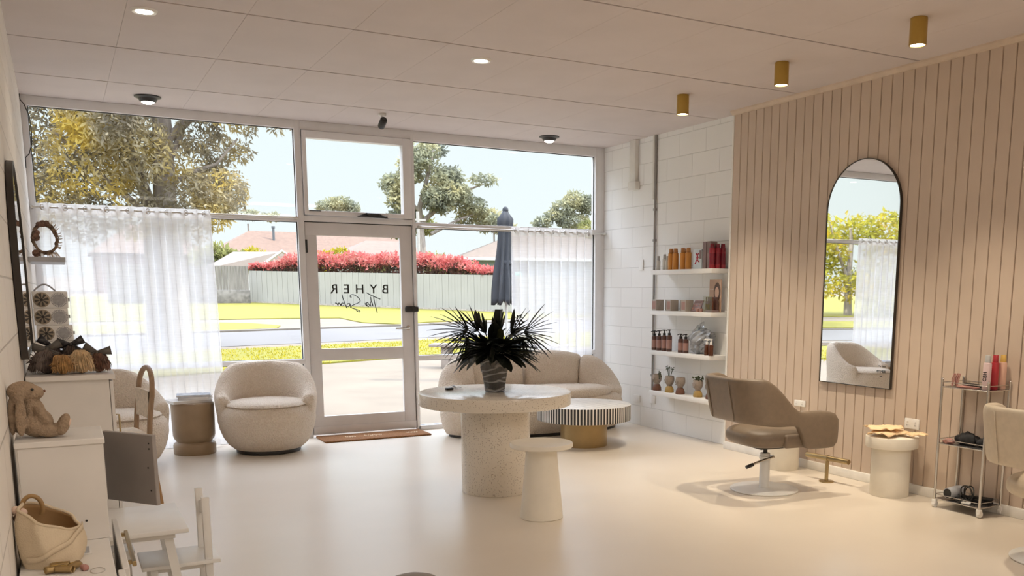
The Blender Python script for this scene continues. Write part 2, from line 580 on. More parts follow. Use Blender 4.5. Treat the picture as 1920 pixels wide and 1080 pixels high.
def swirl_glass():
    m, t, b = _new('swirl_glass')
    t.nodes.remove(b)
    out = t.nodes['Material Output']
    tc = N(t, 'ShaderNodeTexCoord')
    mp = N(t, 'ShaderNodeMapping')
    mp.inputs['Rotation'].default_value = (0.25, 0.45, 0)
    mp.inputs['Scale'].default_value = (2.2, 1.5, 6)
    t.links.new(tc.outputs['Object'], mp.inputs[0])
    wv = N(t, 'ShaderNodeTexWave', bands_direction='Z')
    wv.inputs['Scale'].default_value = 1.3
    wv.inputs['Distortion'].default_value = 7
    wv.inputs['Detail'].default_value = 2
    wv.inputs['Detail Scale'].default_value = 2.0
    t.links.new(mp.outputs[0], wv.inputs['Vector'])
    rp = N(t, 'ShaderNodeValToRGB')
    rp.color_ramp.elements[0].position = 0.70
    rp.color_ramp.elements[1].position = 1.0
    rp.color_ramp.elements[0].color = (0.03, 0.03, 0.03, 1)
    rp.color_ramp.elements[1].color = (0.75, 0.75, 0.75, 1)
    t.links.new(wv.outputs['Fac'], rp.inputs[0])
    tr = N(t, 'ShaderNodeBsdfTransparent')
    tr.inputs[0].default_value = (0.5, 0.49, 0.48, 1)
    gl = N(t, 'ShaderNodeBsdfGlossy')
    gl.inputs['Roughness'].default_value = 0.05
    mg = N(t, 'ShaderNodeMixShader')
    mg.inputs[0].default_value = 0.10
    t.links.new(tr.outputs[0], mg.inputs[1])
    t.links.new(gl.outputs[0], mg.inputs[2])
    df = N(t, 'ShaderNodeBsdfDiffuse')
    df.inputs[0].default_value = (0.78, 0.77, 0.75, 1)
    tl = N(t, 'ShaderNodeBsdfTranslucent')
    tl.inputs[0].default_value = (0.78, 0.77, 0.75, 1)
    dt = N(t, 'ShaderNodeMixShader')
    t.links.new(df.outputs[0], dt.inputs[1])
    t.links.new(tl.outputs[0], dt.inputs[2])
    mx = N(t, 'ShaderNodeMixShader')
    t.links.new(rp.outputs[0], mx.inputs[0])
    t.links.new(mg.outputs[0], mx.inputs[1])
    t.links.new(dt.outputs[0], mx.inputs[2])
    t.links.new(mx.outputs[0], out.inputs[0])
    MATS['swirl_glass'] = m


swirl_glass()


# ------------------------------------------------------------------ mesh building
class MB:
    def __init__(self):
        self.v = []
        self.f = []

    def add(self, vs, fs):
        o = len(self.v)
        self.v += [tuple(p) for p in vs]
        self.f += [tuple(i + o for i in q) for q in fs]
        return self

    def box(self, x0, x1, y0, y1, z0, z1):
        vs = [(x, y, z) for x in (x0, x1) for y in (y0, y1) for z in (z0, z1)]
        fs = [(0, 1, 3, 2), (4, 6, 7, 5), (0, 4, 5, 1), (2, 3, 7, 6), (0, 2, 6, 4), (1, 5, 7, 3)]
        return self.add(vs, fs)

    def rbox(self, x0, x1, y0, y1, z0, z1, r=0.01, seg=3, M=None):
        bm = bmesh.new()
        bmesh.ops.create_cube(bm, size=1)
        for v in bm.verts:
            v.co = Vector(((x0 + x1) / 2 + v.co.x * (x1 - x0), (y0 + y1) / 2 + v.co.y * (y1 - y0), (z0 + z1) / 2 + v.co.z * (z1 - z0)))
        r = min(r, 0.49 * min(abs(x1 - x0), abs(y1 - y0), abs(z1 - z0)))
        bmesh.ops.bevel(bm, geom=list(bm.edges), offset=r, segments=seg, affect='EDGES', profile=0.5)
        return self.bm(bm, M)

    def bm(self, bm, M=None):
        bm.verts.ensure_lookup_table()
        bm.verts.index_update()
        vs = [(M @ v.co) if M else v.co.copy() for v in bm.verts]
        fs = [tuple(v.index for v in f.verts) for f in bm.faces]
        bm.free()
        return self.add(vs, fs)

    def lathe(self, prof, n=40, c=(0, 0), sx=1, sy=1, M=None):
        """prof: [(r, z)...] bottom to top; r==0 ends become poles"""
        vs, rings = [], []
        for r, z in prof:
            if r <= 1e-6:
                rings.append([len(vs)])
                vs.append(Vector((c[0], c[1], z)))
            else:
                rings.append(list(range(len(vs), len(vs) + n)))
                for i in range(n):
                    a = 2 * PI * i / n
                    vs.append(Vector((c[0] + r * sx * math.cos(a), c[1] + r * sy * math.sin(a), z)))
        fs = []
        for A, B in zip(rings, rings[1:]):
            for i in range(n):
                j = (i + 1) % n
                if len(A) == 1 and len(B) == 1:
                    continue
                if len(A) == 1:
                    fs.append((A[0], B[j], B[i]))
                elif len(B) == 1:
                    fs.append((A[i], A[j], B[0]))
                else:
                    fs.append((A[i], A[j], B[j], B[i]))
        if M:
            vs = [M @ v for v in vs]
        return self.add(vs, fs)

    def cyl(self, c, r, z0, z1, n=32, bev=0.0, r2=None):
        r2 = r if r2 is None else r2
        b = bev
        if b:
            p = [(0, z0), (r - b, z0), (r - b * .3, z0 + b * .3), (r, z0 + b), (r2, z1 - b), (r2 - b * .3, z1 - b * .3), (r2 - b, z1), (0, z1)]
        else:
            p = [(0, z0), (r, z0), (r2, z1), (0, z1)]
        return self.lathe(p, n, c)

    def tube(self, pts, r, n=10, closed=False, cap=True, taper=None):
        pts = [Vector(p) for p in pts]
        m = len(pts)
        vs, fs = [], []
        prev = None
        for i, p in enumerate(pts):
            a = pts[(i - 1) % m] if (closed or i > 0) else p
            b = pts[(i + 1) % m] if (closed or i < m - 1) else p
            t = (b - a)
            if t.length < 1e-9:
                t = Vector((0, 0, 1))
            t.normalize()
            if prev is None:
                ref = Vector((0, 0, 1)) if abs(t.z) < 0.9 else Vector((1, 0, 0))
                nrm = t.cross(ref).normalized()
            else:
                nrm = prev - t * prev.dot(t)
                nrm = nrm.normalized() if nrm.length > 1e-6 else t.cross(Vector((0.3, 0.5, 0.8))).normalized()
            prev = nrm
            bn = t.cross(nrm)
            rr = r if taper is None else r * taper[i] if not callable(taper) else r * taper(i / (m - 1))
            for k in range(n):
                an = 2 * PI * k / n
                vs.append(p + (nrm * math.cos(an) + bn * math.sin(an)) * rr)
        for i in range(m if closed else m - 1):
            A, B = i * n, ((i + 1) % m) * n
            for k in range(n):
                fs.append((A + k, A + (k + 1) % n, B + (k + 1) % n, B + k))
        if cap and not closed:
            fs.append(tuple(range(n))[::-1])
            fs.append(tuple((m - 1) * n + k for k in range(n)))
        return self.add(vs, fs)

    def ell(self, c, rx, ry, rz, n=20, k=12, M=None):
        prof = [(math.sin(PI * i / k), -math.cos(PI * i / k)) for i in range(k + 1)]
        prof[0] = (0, -1)
        prof[-1] = (0, 1)
        T = Matrix.Translation(Vector(c)) @ (M or Matrix.Identity(4)) @ Matrix.Diagonal((rx, ry, rz, 1))
        return self.lathe(prof, n, M=T)

    def prism(self, poly, z0, z1, M=None):
        n = len(poly)
        vs = [Vector((x, y, z0)) for x, y in poly] + [Vector((x, y, z1)) for x, y in poly]
        fs = [tuple(range(n))[::-1], tuple(range(n, 2 * n))] + [(i, (i + 1) % n, n + (i + 1) % n, n + i) for i in range(n)]
        if M:
            vs = [M @ v for v in vs]
        return self.add(vs, fs)

    def grid(self, P, closed_u=False, closed_v=False):
        """P[i][j] -> points"""
        nu, nv = len(P), len(P[0])
        vs = [p for row in P for p in row]
        fs = []
        for i in range(nu if closed_u else nu - 1):
            for j in range(nv if closed_v else nv - 1):
                a, b = i, (i + 1) % nu
                c, d = j, (j + 1) % nv
                fs.append((a * nv + c, b * nv + c, b * nv + d, a * nv + d))
        return self.add(vs, fs)


def obj(name, mb, m, parent=None, smooth=35, loc=None, rz=None, thick=0):
    me = bpy.data.meshes.new(name)
    me.from_pydata([tuple(p) for p in mb.v], [], mb.f)
    me.validate()
    bm = bmesh.new()
    bm.from_mesh(me)
    if len(bm.faces) < 60000:
        bmesh.ops.recalc_face_normals(bm, faces=bm.faces)
    bm.to_mesh(me)
    bm.free()
    if smooth:
        me.shade_smooth()
        me.set_sharp_from_angle(angle=math.radians(smooth))
    me.materials.append(MATS[m] if isinstance(m, str) else m)
    o = bpy.data.objects.new(name, me)
    COL.objects.link(o)
    if parent:
        o.parent = parent
    if loc:
        o.location = loc
    if rz is not None:
        o.rotation_euler = (0, 0, rz)
    if thick:
        md = o.modifiers.new('solid', 'SOLIDIFY')
        md.thickness = thick
        md.offset = 0
    return o


def tag(o, label, cat, group=None):
    o['label'] = label
    o['category'] = cat
    if group:
        o['group'] = group
    return o


def thing(name, label, cat, loc=(0, 0, 0), rz=0, group=None):
    o = bpy.data.objects.new(name, None)
    o.empty_display_size = 0.1
    COL.objects.link(o)
    o.location = loc
    o.rotation_euler = (0, 0, rz)
    return tag(o, label, cat, group)


def struct(name, mb, m, parent=None, smooth=35):
    o = obj(name, mb, m, parent, smooth)
    if not parent:
        o['kind'] = 'structure'
    return o


def dup(root, loc, rz=None, label=None, group=None, scale=None):
    r = root.copy()
    COL.objects.link(r)
    r.location = loc
    if rz is not None:
        r.rotation_euler = (0, 0, rz)
    if label:
        r['label'] = label
    if group:
        r['group'] = group
    if scale:
        r.scale = scale
    for ch in list(root.children):
        c = ch.copy()
        COL.objects.link(c)
        c.parent = r
        for g in ch.children:
            d = g.copy()
            COL.objects.link(d)
            d.parent = c
    return r


def text_mesh(name, body, size, parent, loc, rot, extrude=.0004, offset=0.0, m='decal_black', align='CENTER'):
    fc = bpy.data.curves.new('txt', 'FONT')
    fc.body = body
    fc.size = size
    fc.align_x = align
    fc.extrude = extrude
    fc.offset = offset
    tmp = bpy.data.objects.new('txt', fc)
    COL.objects.link(tmp)
    bpy.context.view_layer.update()
    me = bpy.data.meshes.new_from_object(tmp)
    bpy.data.objects.remove(tmp)
    me.materials.clear()
    me.materials.append(MATS[m])
    o = bpy.data.objects.new(name, me)
    COL.objects.link(o)
    o.parent = parent
    o.location = loc
    o.rotation_euler = rot
    return o


def sm(t):
    t = max(0, min(1, t))
    return t * t * (3 - 2 * t)

# ------------------------------------------------------------------ the room
XL, XR, XP, YW, YB, H, YP = -0.148, 5.248, 5.14, 8.813, -3.6, 2.915, 6.438

struct('floor', MB().box(XL - .1, XR + .1, YB - .1, YW + .03, -0.12, 0), 'floor_vinyl')
struct('wall_left', MB().box(XL - .12, XL, YB, YW + .05, 0, H + .1), 'block_shell')
struct('wall_right', MB().box(XR, XR + .12, YP - .3, YW + .05, 0, H + .1), 'block_white')
struct('wall_back', MB().box(XL - .1, XR + .1, YB - .12, YB, 0, H + .1), 'plain_wall')

# ceiling: laid-in boards with dark open joints along the room's width
mb = MB()
gx = [XL] + [0.4419 + 0.6 * k for k in range(0, 8)] + [XR]
gy = [YW + .03, 7.912, 6.7915, 5.635, 4.466, 3.30, 2.13, 0.96, -0.21, -1.38, -2.55, YB]
for i in range(len(gx) - 1):
    for j in range(len(gy) - 1):
        a = 0.0007 if i else 0
        b = 0.0007 if i < len(gx) - 2 else 0
        mb.box(gx[i] + a, gx[i + 1] - b, gy[j + 1] + (.009 if j < len(gy) - 2 else 0), gy[j] - (.009 if j else 0), H, H + .012)
ceil = struct('ceiling', mb, 'ceiling_board', smooth=0)
struct('joint_shadow_gap', MB().box(XL, XR, YB, YW + .03, H + .012, H + .1), 'ceiling_gap', ceil)

# grooved panelling on the mirror side, standing off the block wall
mb = MB()
pitch = 0.0956
y = YP
prof = []
while y > YB:
    y2 = max(y - pitch, YB)
    prof += [(XP + .012, y), (XP + .012, y - .0018), (XP, y - .005), (XP, y2 + .005), (XP + .012, y2 + .0018)]
    y = y2
prof.append((XP + .012, YB))
poly = prof + [(XR + .1, YB), (XR + .1, YP)]
vs = [(a, b, 0.0) for a, b in prof] + [(a, b, H) for a, b in prof]
n = len(prof)
mb.add(vs, [(i, i + 1, n + i + 1, n + i) for i in range(n - 1)])
pan = struct('wall_right_panelling', mb, 'panel_board', smooth=0)
mb = MB()
y = YP
while y > YB + .1:
    y -= pitch
    mb.box(XP + .0105, XP + .014, y - .0022, y + .0022, .07, H - .03)
struct('groove', mb, 'panel_groove', pan, smooth=0)
struct('wall_right_core', MB().box(XP + .0125, XR + .12, YB, YP - .004, 0, H + .05), 'panel_board', pan, smooth=0)
struct('trim_1', MB().box(XP - .004, XR, YP - .004, YP + .016, 0, H - .001), 'trim_white')
struct('baseboard_right', MB().rbox(XP - .016, XP + .01, YB, YP, 0.0, .066, .004, 2), 'trim_white')
mb = MB()
vs = []
pr = [(XP + .005, H - .036), (XP - .012, H - .034), (XP - .016, H - .026), (XP - .034, H - .010), (XP - .036, H), (XP + .005, H)]
mb.add([(a, YB, c) for a, c in pr] + [(a, YP + .016, c) for a, c in pr],
       [(i, (i + 1) % 6, 6 + (i + 1) % 6, 6 + i) for i in range(6)] + [(5, 4, 3, 2, 1, 0), (6, 7, 8, 9, 10, 11)])
struct('trim_2', mb, 'trim_beige', smooth=0)

# ---- shop front
Y0, Y1 = 8.765, 8.865


FB = [0]


def frame_box(mb, x0, x1, z0, z1, y0=Y0, y1=Y1):
    # neighbouring bars sit a hair in front of one another so that no two faces coincide
    FB[0] += 1
    e = .0011 * (FB[0] % 5)
    mb.rbox(x0, x1, y0 + e, y1 - e, z0, z1, .004, 2)


def win(name):
    o = bpy.data.objects.new(name, None)
    COL.objects.link(o)
    o['kind'] = 'structure'
    return o


def glazing(name, parent, x0, x1, z0, z1, y=8.82):
    return obj(name, MB().box(x0, x1, y - .003, y + .003, z0, z1), 'pane', parent, 0)


def beads(mb, x0, x1, z0, z1, t=.006):
    y0, y1 = 8.805, 8.816
    mb.box(x0, x0 + t, y0, y1, z0, z1).box(x1 - t, x1, y0, y1, z0, z1)
    mb.box(x0, x1, y0, y1, z0, z0 + t * .5).box(x0, x1, y0, y1, z1 - t, z1)


w1 = win('window_1')
mb = MB()
frame_box(mb, XL, -.101, 0, H)
frame_box(mb, 1.969, 2.026, 0, 2.93)
frame_box(mb, XL, 1.98, 2.84, H)
frame_box(mb, -.11, 1.98, 2.018, 2.06)
frame_box(mb, -.11, 1.98, .712, .755)
frame_box(mb, -.11, 1.98, 0.0, .045)
obj('window_frame', mb, 'frame_paint', w1)
mb = MB()
for z0, z1 in ((2.06, 2.84), (.755, 2.018), (.045, .712)):
    beads(mb, -.101, 1.969, z0, z1)
    glazing('glass_pane', w1, -.101, 1.969, z0, z1)
obj('gasket', mb, 'gasket', w1, 0)

w2 = win('window_2')
mb = MB()
frame_box(mb, 3.066, 3.097, 0, 2.93)
frame_box(mb, 5.138, XR, 0, H)
frame_box(mb, 3.07, XR, 2.822, H)
frame_box(mb, 3.08, 5.15, 2.003, 2.055)
frame_box(mb, 3.08, 5.15, .706, .755)
frame_box(mb, 3.08, 5.15, 0, .045)
obj('window_frame', mb, 'frame_paint', w2)
mb = MB()
for z0, z1 in ((2.055, 2.822), (.755, 2.003), (.045, .706)):
    beads(mb, 3.097, 5.138, z0, z1)
    glazing('glass_pane', w2, 3.097, 5.138, z0, z1)
obj('gasket', mb, 'gasket', w2, 0)

w3 = win('window_3')
mb = MB()
frame_box(mb, 2.02, 3.07, 2.835, H)
frame_box(mb, 2.02, 3.07, 2.026, 2.078)
obj('window_frame', mb, 'frame_paint', w3)
mb = MB()
for a in ((2.030, 2.068, 2.082, 2.832), (2.978, 3.062, 2.082, 2.832), (2.030, 3.062, 2.768, 2.832), (2.030, 3.062, 2.082, 2.126)):
    frame_box(mb, *a, 8.75, 8.845)
obj('sash', mb, 'frame_paint', w3)
glazing('glass_pane', w3, 2.066, 2.980, 2.124, 2.770, 8.80)
mb = MB()
mb.rbox(2.52, 2.80, 8.70, 8.752, 2.082, 2.092, .004, 2).rbox(2.60, 2.72, 8.69, 8.752, 2.088, 2.118, .012, 3)
mb.prism([(2.51, 2.085), (2.81, 2.078), (2.72, 2.116), (2.60, 2.120)], -8.75, -8.715, Matrix.Rotation(PI / 2, 4, 'X'))
obj('winder', mb, 'black_plastic', w3)
mb = MB()
mb.rbox(2.07, 2.18, 8.735, 8.752, 2.118, 2.126, .003, 2)
obj('stay', mb, 'black_metal', w3)

# ---- glazed door with its lettering
d1 = win('door_1')
mb = MB()
D0, D1 = 8.79, 8.83
frame_box(mb, 2.033, 2.140, .022, 2.018, D0, D1)
frame_box(mb, 2.942, 3.060, .022, 2.018, D0, D1)
frame_box(mb, 2.033, 3.060, 1.901, 2.018, D0, D1)
frame_box(mb, 2.033, 3.060, .731, .846, D0, D1)
frame_box(mb, 2.033, 3.060, .022, .198, D0, D1)
obj('door_leaf', mb, 'door_paint', d1)
mb = MB().rbox(2.033, 3.06, 8.778, 8.79, .03, .10, .003, 2)
obj('weather_bar', mb, 'door_paint', d1)
p1 = glazing('glass_pane', d1, 2.138, 2.944, .844, 1.903, 8.81)
glazing('glass_pane', d1, 2.138, 2.944, .196, .733, 8.81)
mb = MB()
mb.box(2.026, 2.033, 8.80, 8.84, .02, 2.026).box(3.060, 3.066, 8.80, 8.84, .02, 2.026).box(2.026, 3.066, 8.80, 8.84, 2.018, 2.026)
obj('gasket', mb, 'gasket', d1, 0)
for z in (1.80, .26):
    mb = MB()
    mb.cyl((2.03, 8.783), .008, z - .06, z + .06, 12)
    mb.box(2.032, 2.05, 8.784, 8.792, z - .06, z + .06)
    obj('hinge', mb, 'black_metal', d1)
mb = MB()
mb.rbox(2.968, 3.085, 8.752, 8.79, 1.185, 1.245, .02, 4).rbox(3.03, 3.10, 8.745, 8.78, 1.19, 1.24, .006, 2)
obj('night_latch', mb, 'black_plastic', d1)
mb = MB()
Mx = Matrix.Translation((3.0, 8.79, 1.03)) @ Matrix.Rotation(PI / 2, 4, 'X')
mb.cyl((0, 0), .024, 0, .012, 20).add([], [])
vs = [Mx @ Vector(v) for v in mb.v]
mb = MB().add(vs, mb.f)
mb.tube([(3.0, 8.79, 1.03), (3.0, 8.745, 1.03), (2.985, 8.738, 1.03), (2.86, 8.738, 1.028)], .009, 10)
obj('door_handle', mb, 'chrome', d1)

# block capitals read from the street, so mirrored from inside
for ch, xc in (('B', 2.786), ('Y', 2.668), ('H', 2.532), ('E', 2.405), ('R', 2.287)):
    text_mesh('lettering', ch, .122, p1, (xc, 8.8055, 1.368), (PI / 2, 0, PI), .0006, .0012)


def stroke(mb, pts, r=.0042, y=8.8055):
    """smooth handwriting stroke through (x, z) points"""
    P = [Vector((a, y, b)) for a, b in pts]
    out = []
    for i in range(len(P) - 1):
        p0, p1_, p2, p3 = P[max(i - 1, 0)], P[i], P[i + 1], P[min(i + 2, len(P) - 1)]
        for k in range(6):
            t = k / 6
            out.append(0.5 * ((2 * p1_) + (-p0 + p2) * t + (2 * p0 - 5 * p1_ + 4 * p2 - p3) * t * t + (-p0 + 3 * p1_ - 3 * p2 + p3) * t ** 3))
    out.append(P[-1])
    mb.tube(out, r, 5)
    return mb


mb = MB()
GX = lambda u: 2.046 + u * .001031
GZ = lambda v: 2.017 - v * .00099
for q in (
    [(535, 650), (590, 680), (665, 712)],                                            # bar of the T
    [(600, 676), (606, 730), (618, 790), (632, 845)],                                # stem of the T
    [(572, 690), (578, 730), (592, 782), (584, 745), (574, 738), (566, 752), (572, 782)],   # h
    [(566, 778), (552, 760), (542, 742), (532, 752), (540, 778), (552, 782), (526, 770), (520, 748)],   # e
    [(392, 692), (380, 690), (384, 672), (410, 668), (448, 690), (472, 722), (462, 742), (412, 764), (380, 784), (392, 796), (440, 812), (468, 828), (455, 834), (430, 818)],   # S
    [(372, 752), (352, 756), (346, 776), (362, 782), (374, 762), (372, 752), (384, 788)],   # a
    [(303, 668), (314, 715), (330, 762), (346, 800)],                                # l
    [(320, 752), (302, 748), (294, 764), (306, 776), (320, 764)],                    # o
    [(292, 752), (286, 770), (276, 750), (266, 752), (262, 770), (252, 752), (236, 748)],   # n
):
    stroke(mb, [(GX(a), GZ(b)) for a, b in q])
obj('script_lettering', mb, 'decal_black', p1, 60)


# ------------------------------------------------------------------ outdoors
def gz(y):
    return -0.1 if y < 14 else -0.1 + (y - 14) * 0.0233


def ground(name, poly, lift, m, depth=.3):
    n = len(poly)
    top = [(x, y, gz(y) + lift) for x, y in poly]
    bot = [(x, y, gz(y) - depth) for x, y in poly]
    mb = MB().add(top + bot, [tuple(range(n)), tuple(range(2 * n - 1, n - 1, -1))] + [(i, (i + 1) % n, n + (i + 1) % n, n + i) for i in range(n)])
    return struct(name, mb, m, smooth=0)


mb = MB()
xs = [-90, 110]
ys = [YW + .03, 14, 30, 60, 150]
mb.grid([[(x, y, gz(y) + .0) for y in ys] for x in xs])
struct('ground_outside', mb, 'concrete', smooth=0)
R = lambda x, y0: y0 + .255 * (x - 3.65)
ground('road', [(-28, R(-28, 22.5)), (70, R(70, 22.5)), (70, R(70, 27.2)), (-28, R(-28, 27.2))], .012, 'asphalt')
g1 = ground('lawn_near', [(-8, 14.2), (-5, 14.8), (2.4, 16.9), (4.4, 17.8), (6.1, 18.4), (8.6, 19.1), (30, 24), (60, 31), (60, R(60, 21.9)), (-8, R(-8, 21.5))], .03, 'lawn')
ground('lawn_far', [(-60, R(-60, 34)), (-20, 30.5), (4.6, 33.9), (7.0, 34.1), (9.0, 34.0), (8.93, 30.9), (9.85, 29.7), (11.1, 30.6), (14.8, 32.0), (40, 38), (60, 43), (60, 60), (20, 60), (-60, 60)], .03, 'lawn')
ground('lawn_patch', [(-40, 18.0), (4.3, 28.1), (5.65, 28.6), (6.0, 29.8), (5.4, 31.3), (4.3, 32.0), (-20, 26.6), (-40, 21.9)], .03, 'lawn')
ground('kerb', [(-28, R(-28, 27.2)), (70, R(70, 27.2)), (70, R(70, 27.45)), (-28, R(-28, 27.45))], .06, 'kerb_stone')


def blades(mb, poly_fn, n, h, rnd):
    for _ in range(n):
        x, y = poly_fn(rnd)
        z = gz(y) + .02
        a = rnd.uniform(0, PI)
        dx, dy = math.cos(a) * .012, math.sin(a) * .012
        hh = h * rnd.uniform(.5, 1.2)
        lx, ly = rnd.uniform(-.04, .04), rnd.uniform(-.04, .04)
        mb.add([(x - dx, y - dy, z), (x + dx, y + dy, z), (x + lx, y + ly, z + hh)], [(0, 1, 2)])


rnd = random.Random(3)
mb = MB()


def near_strip(r):
    x = r.uniform(-6, 12)
    lo = 16.9 + .40 * (x - 2.4)
    return x, r.uniform(lo, R(x, 21.5))


blades(mb, near_strip, 12000, .055, rnd)
o = obj('verge_grass', mb, 'grass_blade', smooth=0)
tag(o, 'sunlit yellow-green grass on the verge between footpath and road', 'grass')
o['kind'] = 'stuff'


def leaf_cloud(mb, blobs, n, size, rnd, droop=0.0, aspect=2.2, shell=.55):
    wts = [b[3] * b[4] * b[5] for b in blobs]
    for _ in range(n):
        b = rnd.choices(blobs, [w_ ** (2 / 3) for w_ in wts])[0]
        while True:
            d = Vector((rnd.uniform(-1, 1), rnd.uniform(-1, 1), rnd.uniform(-1, 1)))
            if .05 < d.length <= 1:
                break
        rr = d.length
        d.normalize()
        rr = shell + (1 - shell) * rr if rnd.random() < .8 else rr
        p = Vector((b[0] + d.x * b[3] * rr, b[1] + d.y * b[4] * rr, b[2] + d.z * b[5] * rr))
        ax = Vector((rnd.gauss(0, 1), rnd.gauss(0, 1), rnd.gauss(0, 1) * (1 - droop) - 2.2 * droop)).normalized()
        sd = ax.cross(Vector((rnd.gauss(0, 1), rnd.gauss(0, 1), rnd.gauss(0, 1)))).normalized()
        L = size * rnd.uniform(.6, 1.4)
        W = L / aspect
        mb.add([p, p + ax * L * .5 + sd * W * .5, p + ax * L, p + ax * L * .5 - sd * W * .5], [(0, 1, 2, 3)])


def limb(mb, pts, r0, r1, n=8):
    k = len(pts) - 1
    mb.tube(pts, 1, n, taper=[r0 + (r1 - r0) * i / k for i in range(k + 1)])


def tree(name, label, cat, loc, limbs, blobs, n, size, m, seed, droop=0.0, group=None, aspect=2.2, bark='bark'):
    rnd = random.Random(seed)
    t = thing(name, label, cat, loc, group=group)
    mb = MB()
    for pts, a, b in limbs:
        limb(mb, pts, a, b)
    obj('trunk', mb, bark, t, 60)
    mb = MB()
    leaf_cloud(mb, blobs, n, size, rnd, droop, aspect)
    obj('foliage', mb, m, t, 0)
    return t


# the big gum beside the road
rnd = random.Random(11)
blobs = []
for _ in range(52):
    x = rnd.uniform(-4.6, 1.1)
    z = rnd.uniform(3.2, 8.2)
    blobs.append((x, rnd.uniform(-1.6, 2.2), z, rnd.uniform(.5, .95), rnd.uniform(.5, .95), rnd.uniform(.5, .9)))
for x, z, s in ((1.5, 5.3, .42), (2.0, 5.0, .36), (2.4, 5.4, .34), (2.8, 5.6, .3), (1.3, 3.6, .4), (1.15, 3.0, .42), (1.45, 4.3, .36), (.6, 2.7, .45), (-.3, 2.9, .5), (3.1, 5.15, .26), (1.0, 6.3, .6), (2.1, 6.8, .45), (-2.2, 3.0, .6), (-1.2, 2.8, .5), (-3, 2.9, .5), (1.75, 5.75, .4), (2.7, 5.0, .2), (3.3, 5.5, .25), (.9, 3.9, .55), (1.3, 3.3, .5), (.7, 3.2, .55), (1.6, 3.5, .35), (1.0, 4.6, .45), (1.9, 4.3, .22)):
    blobs.append((x - .33, rnd.uniform(-.6, .6), z, s, s, s * 1.1))
tree('gum_tree', 'tall gum tree with pale trunk and drooping leaves by the roadside', 'tree', (2.13, 21.2, .07),
     [([(0, 0, -.2), (.02, 0, 1.5), (-.06, 0, 3), (.0, .1, 4.6), (-.1, .1, 6.5), (-.2, .2, 8.5)], .30, .12),
      ([(-.42, .3, -.2), (-.34, .3, 1.4), (-.36, .3, 3.2), (-.9, .3, 5), (-1.6, .2, 7)], .2, .06),
      ([(.0, .1, 4.3), (.6, 0, 4.9), (1.3, 0, 5.15), (2.1, 0, 5.3), (3.0, 0, 5.75)], .1, .025),
      ([(0, .1, 3.8), (.35, .1, 4.5), (.55, 0, 5.6), (1.0, 0, 6.6)], .08, .03),
      ([(-.05, .1, 3.4), (.5, .1, 3.75), (1.0, 0, 3.95), (1.45, 0, 4.5)], .06, .02),
      ([(1.3, 0, 5.15), (1.7, 0, 4.9), (2.2, 0, 5.0)], .03, .012),
      ([(-.1, 0, 2.6), (-1, 0, 3.4), (-2, 0, 4.4)], .08, .03)],
     blobs, 90000, .135, 'gum_leaf', 5, droop=.3, aspect=3.4)
mb = MB()
# trees the mirror shows, further along the road
k = 0
for x, y, hh, m, lab, sd in ((-9.0, 25.0, 6.2, 'shrub_green', 'rounded green tree on the verge past the gum', 21),
                             (-14.5, 29.0, 7.5, 'gum_leaf', 'taller olive gum standing beyond the rounded green tree', 22),
                             (-22.0, 31.5, 5.4, 'shrub_yellow', 'rounded yellow-green tree furthest along the road, seen in the wall mirror', 23)):
    rnd = random.Random(sd)
    bl = [(rnd.uniform(-2.4, 2.4), rnd.uniform(-1.5, 1.5), hh * rnd.uniform(.12, .88), rnd.uniform(.7, 1.2), rnd.uniform(.7, 1.2), rnd.uniform(.6, 1.0)) for _ in range(20)]
    tree('roadside_tree', lab, 'tree', (x, y, gz(y)),
         [([(0, 0, -.2), (.1, 0, hh * .3), (-.1, .1, hh * .6), (.1, 0, hh * .74)], .2, .05), ([(.1, 0, hh * .3), (1, 0, hh * .6), (1.5, 0, hh * .8)], .09, .03), ([(0, 0, hh * .25), (-1, 0, hh * .5), (-1.5, 0, hh * .7)], .09, .03)],
         bl, 6500, .24, m, sd, droop=.2, aspect=2.4)
# trees behind the houses
rnd = random.Random(31)
bl = []
for cx, cz, rx, rz_, q in ((0, 8.2, 2.2, 1.4, 9), (-1.6, 7.0, .8, .8, 3), (2.4, 7.0, 2.4, 1.1, 8), (3.4, 5.6, 1.6, .9, 5), (1.0, 6.2, 1.6, .8, 5), (-2.2, 6.1, .45, .4, 2), (-2.1, 6.9, .45, .3, 2), (-1.4, 5.4, .5, .4, 2), (4.3, 5.0, .8, .5, 3)):
    for _ in range(q):
        bl.append((cx + rnd.uniform(-rx, rx) * .75, rnd.uniform(-1.2, 1.2), cz + rnd.uniform(-rz_, rz_) * .75, rnd.uniform(.45, .9), rnd.uniform(.5, .9), rnd.uniform(.35, .6)))
tree('spreading_gum', 'broad spreading gum tree rising behind the hedge and houses', 'tree', (20.4, 55, gz(55)),
     [([(-.5, 0, -.5), (-.6, 0, 3.5), (-.7, 0, 5.5), (-.1, 0, 7.5), (.3, 0, 9)], .3, .06), ([(-.65, 0, 4.6), (1, 0, 6), (2.5, 0, 6.8), (3.6, 0, 7.2)], .16, .04), ([(-.68, 0, 5.2), (-1.4, 0, 6.2), (-1.8, 0, 7.2)], .1, .03), ([(0, 0, 4), (2, 0, 5), (3.8, 0, 5.6)], .12, .03)],
     bl, 13000, .26, 'gum_leaf_far', 32, droop=.2)
